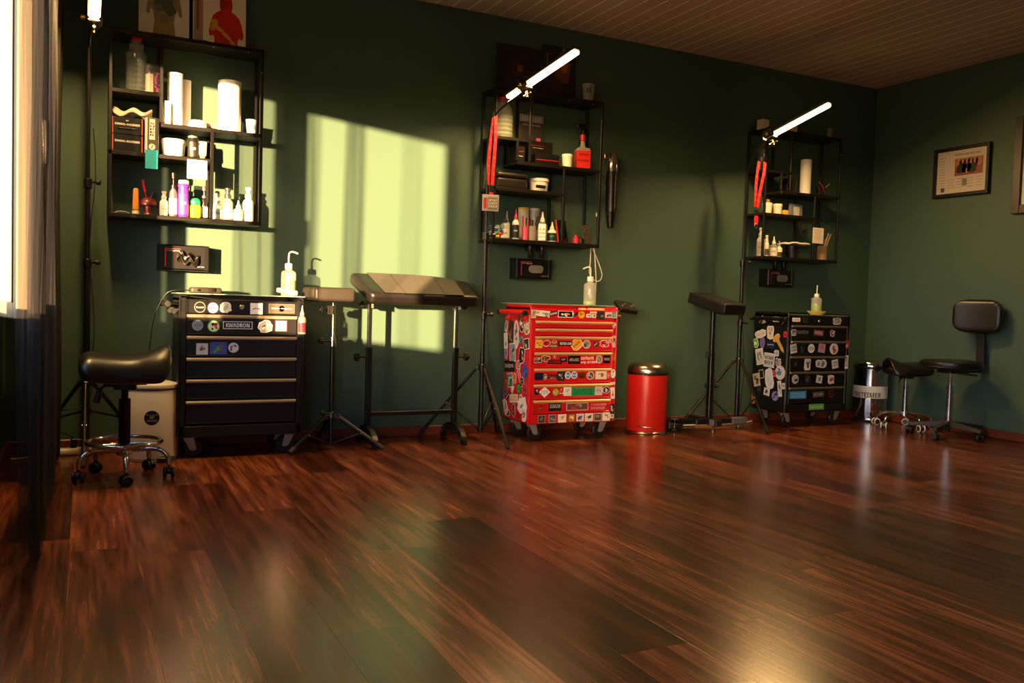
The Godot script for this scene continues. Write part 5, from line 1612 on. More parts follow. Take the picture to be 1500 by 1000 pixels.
	t = thing("cream_tube", "silver and green cream tube standing beside the black spray can", "tube", V(0.538, 1.488, 0.12))
	s = st()
	lathe(s, Transform3D(), [Vector2(0, 0), Vector2(0.014, 0), Vector2(0.014, 0.018), Vector2(0, 0.018)], 16)
	obj("cap", s, mat("#7c9a3c", 0.4), t)
	s = st()
	cushion(s, V(0.036, 0.078, 0.026), 0.008, func(p: Vector3) -> Vector3: return V(p.x * (1.0 + 2.0 * (p.y + 0.039)), p.y + 0.056, p.z * (1.0 - 10.0 * (p.y + 0.039))), 5, 3)
	obj("body", s, mat("#a8a496", 0.35, 0.3), t)
	# bottom row
	t = thing("cream_tube", "orange cream tube standing on a white cap, first in the bottom row", "tube", V(0.226, 1.187, 0.12))
	s = st()
	lathe(s, Transform3D(), [Vector2(0, 0), Vector2(0.017, 0), Vector2(0.017, 0.02), Vector2(0, 0.02)], 16)
	obj("cap", s, mat("#e8d9bc", 0.4), t)
	s = st()
	cushion(s, V(0.034, 0.112, 0.03), 0.01, func(p: Vector3) -> Vector3: return V(p.x * (0.95 - 2.6 * (p.y + 0.056) * 0.9), p.y + 0.076, p.z * (1.0 - 7.5 * (p.y + 0.056))), 5, 3)
	obj("body", s, mat("#d08a2c", 0.4), t)
	t = thing("ink_pot", "mushroom-shaped dark red glass pot with a red stick in it", "pot", V(0.284, 1.187, 0.1))
	s = st()
	lathe(s, Transform3D(), [Vector2(0, 0), Vector2(0.024, 0), Vector2(0.026, 0.008), Vector2(0.02, 0.02), Vector2(0.019, 0.046), Vector2(0.044, 0.05), Vector2(0.046, 0.058), Vector2(0.038, 0.078), Vector2(0.018, 0.092), Vector2(0, 0.095)], 28)
	obj("body", s, mat("#5a0d0d", 0.15, 0.0, {"clearcoat_enabled": true, "clearcoat": 0.8}), t)
	s = st()
	cyl(s, V(-0.008, 0.09, 0), V(-0.016, 0.12, 0.004), 0.0025, -1, 8)
	cyl(s, V(-0.015, 0.118, 0.004), V(-0.028, 0.178, 0.008), 0.0065, 0.007, 10, 0.002)
	obj("stick", s, mat("#b5151a", 0.35), t)
	s = st()
	tube(s, smooth_path([V(0.01, 0.085, 0), V(0.02, 0.112, 0), V(0.026, 0.128, 0)], 4), 0.0035, 8)
	obj("nozzle", s, mat("#2c2422", 0.3), t)
	t = thing("wire_loop", "thin pale wire loop lying in the front corner of the bottom shelf", "wire", V(0.16, 1.187, 0.13))
	s = st()
	tube(s, smooth_path([V(-0.03, 0.003, 0.02), V(-0.01, 0.012, 0.0), V(0.02, 0.01, 0.005), V(0.035, 0.003, 0.03)], 6), 0.002, 6)
	obj("wire", s, mat("#b9b09c", 0.4), t)
	bottle("white spray bottle beside the dark red glass pot", 0.355, 1.187, 0.13, 0.0195, 0.126, "spray", white, white, ["#e8ddd4", 0.6, "#c06a5c", "derma"])
	bottle("silver pump bottle with a black trigger head and a round white label", 0.4, 1.187, 0.12, 0.0205, 0.226, "pump", mat("#8f8b84", 0.25, 0.7), black, ["#f0eee8", 0.55])
	bottle("purple spray can with a clear lid on the shelf by the window", 0.449, 1.187, 0.12, 0.026, 0.19, "can", mat("#7a2c9a", 0.35), mat(Color("#d9d5d2", 0.6), 0.15), ["#8a36aa", 0.6, "#e6dcea", "HAIR"], "spray_can", "spray can")
	t = thing("shaving_stick", "yellow deodorant stick with a green cap in the bottom row", "stick", V(0.506, 1.187, 0.13))
	s = st()
	cushion(s, V(0.05, 0.072, 0.03), 0.012, func(p: Vector3) -> Vector3: return p + V(0, 0.036, 0), 4, 3)
	obj("body", s, mat("#c9c81c", 0.4), t)
	s = st()
	cushion(s, V(0.048, 0.044, 0.03), 0.02, func(p: Vector3) -> Vector3: return p + V(0, 0.082, 0), 4, 4)
	obj("cap", s, mat("#128a50", 0.4), t)
	bottle("slim black bottle with a pump, behind the shelf upright", 0.55, 1.187, 0.1, 0.0185, 0.172, "pump", mat("#1c1a19", 0.25), mat("#55524d", 0.3), ["#d8d5ce", 0.5])
	bottle("round clear pump bottle with a blue emblem beside the shelf upright", 0.612, 1.187, 0.12, 0.0275, 0.138, "pump", frost, white, ["#e4eaec", 0.55, "#2c84b0", "S"])
	bottle("tall clear spray bottle with a dark nozzle in the bottom row", 0.664, 1.187, 0.12, 0.0265, 0.168, "spray", clear, mat("#4a463f", 0.3), ["#d4d0c4", 0.5, "#6a665c", "alco"])
	bottle("small white dropper bottle with a green print in the bottom row", 0.715, 1.187, 0.14, 0.0235, 0.108, "dropper", white, white, ["#eef0ea", 0.6, "#2f8a7a", "G"])
	bottle("white spray bottle, last in the bottom row by the window", 0.768, 1.187, 0.12, 0.0275, 0.18, "spray", white, white, ["#eae6de", 0.7, "#c0504a", "skin"])
	glove_box("black glove box with a glove half pulled out, under the shelf by the window", 0.456, 0.925, 0.235, 0.125, true, 4)
	# on and by the trolley
	wash_bottle("wash bottle with yellow-green liquid standing in the sunlight", 0.962, 0.8075, 0.225, 0.0385, 0.145, 0.55, [V(0, 0.17, 0), V(0, 0.21, 0), V(0.004, 0.226, 0), V(0.02, 0.232, 0), V(0.046, 0.224, 0.004)])
	t = thing("sponge", "cream sponge pad leaning on the sunlit wash bottle", "sponge", V(0.945, 0.8075, 0.278), 0.15)
	s = st()
	cushion(s, V(0.1, 0.024, 0.05), 0.007, func(p: Vector3) -> Vector3: return V(p.x, p.y + 0.022 - 0.14 * p.x, p.z), 4, 3)
	obj("pad", s, mat("#efe0bc", 0.85), t)
	t = thing("power_supply", "grey and black tattoo machine power unit lying on the glass of the trolley", "power unit", V(0.55, 0.8075, 0.2), 0.05)
	s = st()
	cushion(s, V(0.15, 0.03, 0.09), 0.012, func(p: Vector3) -> Vector3: return p + V(0, 0.015, 0), 5, 3)
	obj("body", s, mat("#3c332b", 0.35), t)
	s = st()
	cyl(s, V(0.03, 0.018, 0.046), V(0.03, 0.018, 0.056), 0.01, -1, 14, 0.002)
	cyl(s, V(-0.04, 0.016, 0.046), V(-0.04, 0.016, 0.052), 0.006, -1, 12)
	obj("knob", s, black, t)
	s = st()
	tube(s, smooth_path([V(-0.075, 0.012, 0.0), V(-0.13, 0.014, 0.03), V(-0.19, -0.01, 0.02), V(-0.235, -0.12, -0.02), V(-0.25, -0.26, -0.06), V(-0.255, -0.42, -0.06)], 6), 0.0022, 6)
	obj("lead", s, black, t)
	bottle("small clear squeeze bottle with dark pink dregs, hung on the trolley beside the drawers", 0.993, 0.616, 0.424, 0.0195, 0.145, "cone", mat(Color("#c9b6b0", 0.55), 0.2), mat("#ece7dd", 0.4), ["#7c3348", 0.5])

func build_middle_things():
	var white := mat("#e6e0d2", 0.6)
	var clear := mat(Color("#cdd4cc", 0.3), 0.1)
	var black := mat("#110f0e", 0.4)
	poster("dark print with a dim face, standing on the shelf above the red trolley", 2.37, 2.072, 0.045, 0.3, 0.3, "#170b09", [["b", -0.01, 0.15, 0.09, 0.12, 0, "#3a1a12"], ["b", 0.005, 0.165, 0.04, 0.05, 0, "#7a4a34"], ["r", 0.085, 0.15, 0.07, 0.01, -6, "#5a1410"], ["b", -0.02, 0.06, 0.16, 0.12, 0, "#1d0f0c"], ["b", 0.03, 0.24, 0.07, 0.03, 10, "#2c140f"]])
	poster("dark print with an orange plume, beside the dim face above the red trolley", 2.65, 2.072, 0.045, 0.235, 0.34, "#14100c", [["b", 0.02, 0.2, 0.12, 0.2, 0, "#6a3418"], ["b", 0.03, 0.25, 0.06, 0.14, 8, "#a0642c"], ["b", 0.035, 0.3, 0.03, 0.08, 0, "#7c7448"], ["r", -0.085, 0.24, 0.008, 0.1, 0, "#8a6a34"], ["r", 0.03, 0.03, 0.05, 0.016, 0, "#6a3a1c"], ["b", -0.02, 0.1, 0.09, 0.09, 0, "#3c2412"]])
	var t = cup("white printed paper cup on top of the shelf above the red trolley", 2.83, 2.072, 0.1, 0.041, 0.118, mat("#8f8878", 0.6))
	var s := st()
	s.set_color(lin("#2f4a5c"))
	bent_letters(s, "M", 0.03, 0.035, 0.0385, 0.075, 118.0)
	obj("print", s, ink(), t)
	t = thing("bottle", "clear ribbed bottle with a red cap, behind the lanyard", "bottle", V(2.245, 1.786, 0.09))
	s = st()
	var pr := [Vector2(0, 0), Vector2(0.062, 0), Vector2(0.066, 0.006)]
	for k in 11: pr.append(Vector2(0.066 if k % 2 else 0.061, 0.012 + 0.0125 * k))
	pr += [Vector2(0.064, 0.155), Vector2(0.05, 0.19), Vector2(0.03, 0.215), Vector2(0.02, 0.225), Vector2(0.02, 0.238), Vector2(0, 0.238)]
	lathe(s, Transform3D(), pr, 28)
	obj("body", s, mat(Color("#b8bcb0", 0.4), 0.1), t)
	s = st()
	lathe(s, T(0, 0.228, 0), [Vector2(0, 0), Vector2(0.028, 0), Vector2(0.028, 0.018), Vector2(0.024, 0.022), Vector2(0, 0.022)], 20)
	obj("cap", s, mat("#c2201c", 0.4), t)
	carton("dark printed card with pale header, standing behind the shelf upright", 2.452, 1.8, 0.06, V(0.17, 0.165, 0.012), 0.0, mat("#2c2622", 0.5), [["r", 0.0, 0.055, 0.165, 0.045, 0, "#7c7a82", "#84828a", "#b8b2a8", ["IIII  III"]], ["r", 0.0, 0.016, 0.15, 0.016, 0, "#2c2622", "#2c2622", "#a89c8c", ["ROCK IN EIER"]], ["r", 0.05, -0.068, 0.03, 0.02, 0, "#c25a7c", "#c25a7c", "#c25a7c", [""]]], "picture_card", "card")
	carton("black carton with small red and white print, under the dark card", 2.5, 1.653, 0.065, V(0.17, 0.146, 0.08), 0.0, black, [["r", -0.02, 0.045, 0.11, 0.01, 0, "#110f0e", "#110f0e", "#a8231f", ["black heart"]], ["r", -0.02, 0.03, 0.09, 0.012, 0, "#110f0e", "#110f0e", "#b8b0a4", ["cartridges"]]])
	carton("low black carton with a red line, lying open at the front of the small compartment", 2.51, 1.6525, 0.15, V(0.16, 0.06, 0.07), -0.04, mat("#0f0d0c", 0.35), [["r", 0.0, -0.008, 0.155, 0.004, 0, "#a8201c", "#a8201c", "#a8201c", [""]]])
	carton("small black carton with white print beside the shelf upright above the red trolley", 2.325, 1.6525, 0.14, V(0.06, 0.09, 0.08), 0.0, black, [["r", 0.0, 0.012, 0.05, 0.003, 8, "#b8241f", "#b8241f", "#b8241f", [""]], ["r", 0.0, -0.015, 0.04, 0.01, 0, "#110f0e", "#110f0e", "#c9c2b6", ["PRO"]]])
	tub("small cream lidded tub in front of the red-labelled bottle", 2.676, 1.6525, 0.13, 0.034, 0.082, white, white)
	t = thing("bottle", "square clear bottle with a red label and red neck on the shelf", "bottle", V(2.795, 1.6525, 0.11), -0.25)
	s = st()
	cushion(s, V(0.088, 0.135, 0.075), 0.012, func(p: Vector3) -> Vector3: return p + V(0, 0.0675, 0), 3, 3)
	lathe(s, T(0, 0.132, 0), [Vector2(0, 0), Vector2(0.03, 0.002), Vector2(0.015, 0.02), Vector2(0.014, 0.06), Vector2(0, 0.06)], 16)
	obj("body", s, mat(Color("#b8b2a0", 0.45), 0.08), t)
	s = st()
	lathe(s, T(0, 0.178, 0), [Vector2(0, 0), Vector2(0.0165, 0), Vector2(0.0185, 0.02), Vector2(0.0175, 0.04), Vector2(0, 0.04)], 16)
	obj("cap", s, mat("#b81d16", 0.4), t)
	sticker(t, T(0, 0.062, 0.0378), ["r", 0, 0, 0.084, 0.108, 0, "#c8281e", "#c8281e", "#6a1410", ["TENNESSEE", "", "FIRE", ""]], 5, "label")
	sticker(t, Transform3D(Basis(Vector3.UP, -PI / 2), V(-0.0443, 0.062, 0)), ["r", 0, 0, 0.07, 0.108, 0, "#c8281e", "#c8281e", "#6a1410", [""]], 6, "label")
	t = thing("spray_head_bottle", "black trigger spray bottle standing behind the red-labelled bottle", "spray bottle", V(2.835, 1.6525, 0.045))
	s = st()
	lathe(s, Transform3D(), [Vector2(0, 0), Vector2(0.026, 0), Vector2(0.028, 0.004), Vector2(0.028, 0.19), Vector2(0.012, 0.235), Vector2(0.011, 0.26), Vector2(0, 0.26)], 18)
	obj("body", s, mat("#131210", 0.35), t)
	s = st()
	box(s, V(-0.012, 0.285, 0.0), V(0.075, 0.03, 0.022), 0.006)
	box(s, V(-0.03, 0.255, 0.0), V(0.012, 0.05, 0.016), 0.004, Basis(Vector3(0, 0, 1), -0.3))
	obj("trigger_head", s, black, t)
	# middle row
	t = thing("instrument_case", "black case with rounded lid lying behind the lanyard", "case", V(2.29, 1.488, 0.1))
	s = st()
	cushion(s, V(0.2, 0.062, 0.12), 0.012, func(p: Vector3) -> Vector3: return p + V(0, 0.031, 0), 4, 3)
	obj("body", s, mat("#171210", 0.4), t)
	s = st()
	cushion(s, V(0.204, 0.034, 0.124), 0.016, func(p: Vector3) -> Vector3: return p + V(0, 0.08, 0), 4, 3)
	obj("lid", s, mat("#1d1613", 0.4), t)
	t = tub("wide cream tub with a dark spatula in front, beside the black case", 2.497, 1.488, 0.1, 0.062, 0.082, white, white)
	s = st()
	cushion(s, V(0.07, 0.02, 0.008), 0.006, func(p: Vector3) -> Vector3: return p + V(-0.02, 0.028, 0.066), 4, 2)
	obj("spatula", s, black, t)
	t = thing("badge", "clear plastic badge holder with printed card hanging from the lanyard", "badge", V(2.09, 1.33, 0.285), -0.2)
	s = st()
	box(s, V(0, 0.047, 0), V(0.098, 0.094, 0.003), 0.001)
	obj("holder", s, mat(Color("#d8d2c8", 0.45), 0.12), t)
	sticker(t, T(0.012, 0.045, 0.002), ["r", 0, 0, 0.066, 0.075, 0, "#8f887c", "#6a645c", "#d8d0c4", ["ARTIST", "GUEST", "2023"]], 9, "card")
	sticker(t, T(-0.032, 0.045, 0.002), ["r", 0, 0, 0.016, 0.06, 0, "#b82a2c", "#b82a2c", "#e8d8d4", [""]], 10, "card")
	# bottom row, above the glove box
	t = thing("sweets_bag", "crinkled colourful foil bag lying at the end of the bottom row", "bag", V(2.207, 1.187, 0.12))
	s = st()
	cushion(s, V(0.076, 0.075, 0.04), 0.016, func(p: Vector3) -> Vector3: return V(p.x + 0.006 * sin(p.y * 150.0), p.y + 0.04 + 0.008 * sin(p.x * 120.0), p.z + 0.008 * sin(p.x * 170.0 + p.y * 90.0)), 12, 2)
	obj("foil", s, mat("#8fa3b8", 0.25, 0.6), t)
	s = st()
	for k in 5:
		s.set_color(lin(["#c8762c", "#4a9a44", "#d8b43a", "#b83a34", "#d8d4cc"][k]))
		cushion(s, V(0.024, 0.018, 0.012), 0.006, func(p: Vector3) -> Vector3: return p + V(-0.032 + 0.016 * k, 0.012 + 0.018 * (k % 2), 0.026), 2, 2)
	obj("sweets", s, ink(), t)
	bottle("clear ink bottle with a black cap, first in the row above the red trolley", 2.275, 1.187, 0.1, 0.03, 0.155, "cone", clear, black, ["#c9c8b8", 0.5, "#4a4a40", "Ink"])
	bottle("cream ink bottle with a pale cone cap, behind the red-capped one", 2.31, 1.187, 0.055, 0.019, 0.178, "cone", white, white, ["#d8d0b8", 0.5])
	bottle("white ink bottle with a pointed red cap and black label", 2.336, 1.187, 0.125, 0.0215, 0.19, "cone", mat("#e2dccc", 0.4), mat("#c21f34", 0.4), ["#191716", 0.62, "#d8d2c4", "ink"])
	t = thing("pen_cup", "clear pink cup filled with red pens", "pen cup", V(2.398, 1.187, 0.13))
	s = st()
	lathe(s, Transform3D(), [Vector2(0, 0), Vector2(0.019, 0), Vector2(0.021, 0.085), Vector2(0.019, 0.085), Vector2(0.017, 0.004), Vector2(0, 0.004)], 18)
	obj("body", s, mat("#c8485c", 0.3), t)
	for k in 5:
		s = st()
		var a := TAU * k / 5 + 0.4
		cyl(s, V(cos(a) * 0.006, 0.01, sin(a) * 0.006), V(cos(a) * 0.02, 0.125 + 0.012 * (k % 3), sin(a) * 0.016), 0.0042, -1, 8, 0.001)
		obj("pen", s, mat(["#b81c30", "#191615", "#c82a44", "#8a1524", "#262220"][k], 0.4), t)
	t = thing("pen_cup", "grey ceramic cup with black brushes sticking out", "pen cup", V(2.446, 1.187, 0.13))
	s = st()
	lathe(s, Transform3D(), [Vector2(0, 0), Vector2(0.0235, 0), Vector2(0.0245, 0.09), Vector2(0.022, 0.09), Vector2(0.02, 0.004), Vector2(0, 0.004)], 20)
	obj("body", s, mat("#8c8272", 0.6), t)
	for k in 4:
		s = st()
		var e := V([-0.022, 0.0, 0.03, 0.055][k], [0.135, 0.13, 0.15, 0.185][k], 0.004 * k)
		cyl(s, V(e.x * 0.2, 0.015, 0), e, 0.004, 0.005, 8, 0.001)
		obj("brush", s, black, t)
	for k in 2:
		t = thing("tin", ["white cylindrical tin with a yellow stripe, behind the pen cups", "pale grey cylindrical tin behind the grey brush cup"][k], "tin", V([2.43, 2.505][k], 1.187, 0.04))
		s = st()
		lathe(s, Transform3D(), [Vector2(0, 0), Vector2(0.033, 0), Vector2(0.033, 0.2), Vector2(0.03, 0.203), Vector2(0, 0.203)], 24)
		obj("body", s, mat(["#d9d4c6", "#a8a398"][k], 0.4, 0.2 * k), t)
		s = st()
		lathe(s, T(0, 0.195, 0), [Vector2(0.03, 0), Vector2(0.0345, 0), Vector2(0.0345, 0.012), Vector2(0.03, 0.014), Vector2(0, 0.014)], 24)
		obj("lid", s, mat(["#d8b82c", "#c9c4b8"][k], 0.4), t)
	t = bottle("clear bottle with a white cone cap and a big white label", 2.515, 1.187, 0.13, 0.032, 0.183, "cone", clear, white)
	sticker(t, Transform3D(Basis(Vector3.UP, -0.5), V(-0.0155, 0.056, 0.0285)), ["r", 0, 0, 0.044, 0.1, 0, "#e8e2d6", "#e8e2d6", "#4a463e", ["", "A B", "", "SOAP", "", "no. 5"]], 12, "label")
	bottle("small clear bottle half hidden behind the white label", 2.562, 1.187, 0.06, 0.022, 0.11, "flat", clear, mat("#b8b09c", 0.5))
	bottle("white dropper bottle with a dark green label, last before the upright", 2.585, 1.187, 0.13, 0.0265, 0.126, "dropper", mat("#e2dccc", 0.4), white, ["#182420", 0.6, "#3fae86", "green"])
	t = thing("tablet_computer", "black tablet with a red edge leaning in the shelf", "tablet", V(2.67, 1.19, 0.12), 0.35)
	s = st()
	box(s, V(0, 0.07, -0.012), V(0.09, 0.145, 0.01), 0.003, Basis(Vector3.RIGHT, -0.18))
	obj("body", s, mat("#0d0c0c", 0.12), t)
	s = st()
	box(s, V(-0.047, 0.07, -0.012), V(0.004, 0.143, 0.012), 0.001, Basis(Vector3.RIGHT, -0.18))
	obj("edge", s, mat("#b8281f", 0.4), t)
	t = thing("ink_pot", "small red ink pot in front of the tablet", "ink pot", V(2.757, 1.187, 0.13))
	s = st()
	lathe(s, Transform3D(), [Vector2(0, 0), Vector2(0.02, 0), Vector2(0.021, 0.034), Vector2(0.012, 0.04), Vector2(0.01, 0.055), Vector2(0, 0.055)], 18)
	obj("body", s, mat("#c2243a", 0.35), t)
	t = thing("ink_pot", "small black ink pot beside the red one", "ink pot", V(2.802, 1.187, 0.11))
	s = st()
	lathe(s, Transform3D(), [Vector2(0, 0), Vector2(0.025, 0), Vector2(0.026, 0.034), Vector2(0.012, 0.042), Vector2(0.01, 0.05), Vector2(0, 0.05)], 18)
	obj("body", s, black, t)
	t = thing("phone", "dark phone with a round camera leaning at the end of the shelf", "phone", V(2.845, 1.19, 0.12), 0.1)
	s = st()
	box(s, V(0, 0.062, -0.012), V(0.062, 0.122, 0.009), 0.003, Basis(Vector3.RIGHT, -0.2))
	obj("body", s, mat("#2c2119", 0.35), t)
	s = st()
	var bsx := Basis(Vector3.RIGHT, -0.2)
	tube(s, ring_pts(V(0, 0.078, -0.012) + bsx * V(0, 0, 0.005), 0.018, 20, bsx * Basis(Vector3.RIGHT, PI / 2)), 0.002, 6, true)
	obj("camera_ring", s, mat("#54453a", 0.3), t)
	# under the shelf
	glove_box("black glove box with an empty oval opening, above the red trolley", 2.487, 0.962, 0.235, 0.118, false, 5)
	for k in 2:
		cup_holder(["black cup hanging under the middle shelf, on the window side", "black cup hanging under the middle shelf, beside its twin"][k], [2.475, 2.556][k], 1.09)
	# long torch-shaped holder on the wall
	t = thing("marker_prop", "oversized black and chrome marker pen hung upright on the wall", "wall decoration", V(3.055, 1.31, 0.055))
	s = st()
	cyl(s, V(0, 0.1, 0), V(0, 0.365, 0), 0.037, -1, 24, 0.004)
	var bd := obj("barrel", s, mat("#15110f", 0.3), t)
	s = st()
	s.set_color(lin("#8a8078"))
	for k in 6: prism(s, outline("r", 0.004, 0.03, RandomNumberGenerator.new()), T(0.004, 0.14 + 0.035 * k, 0.0375), 0.0003, false)
	obj("print", s, ink(), bd)
	s = st()
	cyl(s, V(0, 0.0, 0), V(0, 0.105, 0), 0.021, 0.034, 24, 0.004)
	obj("tip", s, mat("#5c5650", 0.2, 1.0), t)
	s = st()
	lathe(s, T(0, 0.362, 0), [Vector2(0, 0), Vector2(0.039, 0), Vector2(0.039, 0.03), Vector2(0.03, 0.11), Vector2(0.024, 0.118), Vector2(0, 0.118)], 24)
	box(s, V(-0.045, 0.455, 0.0), V(0.05, 0.03, 0.03), 0.004)
	obj("chrome_cap", s, mat("#d8cdbc", 0.15, 1.0), t)
	s = st()
	box(s, V(0, 0.3, -0.045), V(0.03, 0.03, 0.02), 0.002)
	obj("bracket", s, black, t)
	t = thing("wall_hook", "small white hook on the wall beside the marker pen", "hook", V(2.985, 1.395, 0.0))
	s = st()
	box(s, V(0, 0, 0.006), V(0.022, 0.026, 0.01), 0.003)
	cyl(s, V(0, -0.004, 0.01), V(0, 0.002, 0.03), 0.006, -1, 10, 0.001)
	obj("hook", s, mat("#ece4d6", 0.4), t)
	# on the red trolley
	wash_bottle("white wash bottle with a little green liquid on the red trolley", 2.815, 0.8075, 0.225, 0.0395, 0.15, 0.14, [V(0, 0.17, 0), V(0, 0.22, 0), V(-0.008, 0.235, 0), V(-0.03, 0.232, 0), V(-0.055, 0.222, 0.0)])
	t = thing("charging_cable", "thin white cables looping down from the shelf to the wash bottle", "cable", V(2.83, 0.98, 0.2))
	s = st()
	tube(s, smooth_path([V(0.02, 0.19, -0.04), V(-0.005, 0.1, 0.0), V(-0.012, 0.03, 0.005), V(0.02, -0.01, 0.0), V(0.07, -0.02, -0.01), V(0.09, 0.02, -0.01), V(0.07, 0.09, -0.02), V(0.03, 0.19, -0.04)], 8), 0.003, 6)
	obj("loop", s, mat("#cfc9b4", 0.45), t)
	s = st()
	tube(s, smooth_path([V(0.045, 0.19, -0.04), V(0.045, 0.08, -0.02), V(0.048, -0.02, -0.01), V(0.045, -0.08, -0.005)], 6), 0.0035, 6)
	obj("straight_run", s, mat("#cfc9b4", 0.45), t)
	for k in 2:
		t = thing("sponge", ["small yellow sponge under the glass edge of the red trolley", "long yellow sponge under the glass, below the wash bottle"][k], "sponge", V([2.695, 2.79][k], 0.7592, 0.34))
		s = st()
		cushion(s, V([0.03, 0.1][k], 0.03, 0.05), 0.006, func(p: Vector3) -> Vector3: return p + V(0, 0.015, 0), 3, 3)
		obj("pad", s, mat("#e8c070", 0.85), t)
	t = thing("control_unit", "black power control box clamped at the back corner of the red trolley", "power unit", V(3.02, 0.73, 0.3), 0.0)
	s = st()
	var cb := Basis(Vector3(0, 0, 1), -0.12) * Basis(Vector3.RIGHT, 0.55)
	box(s, V(0.015, 0.07, 0), V(0.13, 0.03, 0.11), 0.006, cb)
	var bx := obj("body", s, black, t)
	for k in 4:
		s = st()
		var kp := V(0.015, 0.07, 0) + cb * V(-0.04 + 0.03 * k, 0.014, 0.02 - 0.025 * (k % 2))
		cyl(s, kp, kp + cb * V(0, 0.012, 0), 0.009, -1, 12, 0.002)
		obj("knob", s, mat("#6c6054", 0.3, 0.6), bx)
	s = st()
	tube(s, smooth_path([V(-0.075, 0.0, -0.03), V(-0.05, 0.02, -0.01), V(-0.03, 0.055, 0.0)], 4), 0.009, 8)
	cyl(s, V(-0.06, 0.012, 0.0), V(-0.035, 0.012, 0.03), 0.012, -1, 10, 0.002)
	obj("clamp", s, mat("#7a4a1c", 0.4), t)

func cup_holder(label: String, x: float, y: float):
	var t := thing("hanging_cup", label, "cup", V(x, y, 0.06), 0.0, "black cups hanging under the shelves")
	var s := st()
	lathe(s, Transform3D(), [Vector2(0, 0), Vector2(0.014, 0), Vector2(0.0175, 0.006), Vector2(0.019, 0.072), Vector2(0.0165, 0.072), Vector2(0.014, 0.008), Vector2(0, 0.008)], 18)
	obj("body", s, mat("#191513", 0.25), t)
	s = st()
	tube(s, ring_pts(V(0, 0.066, 0), 0.0205, 18), 0.0018, 6, true)
	box(s, V(0, 0.072, -0.03), V(0.008, 0.012, 0.026), 0.001)
	box(s, V(0, 0.06, -0.0555), V(0.02, 0.036, 0.007), 0.001)
	obj("bracket", s, mat("#0d0c0b", 0.4), t)

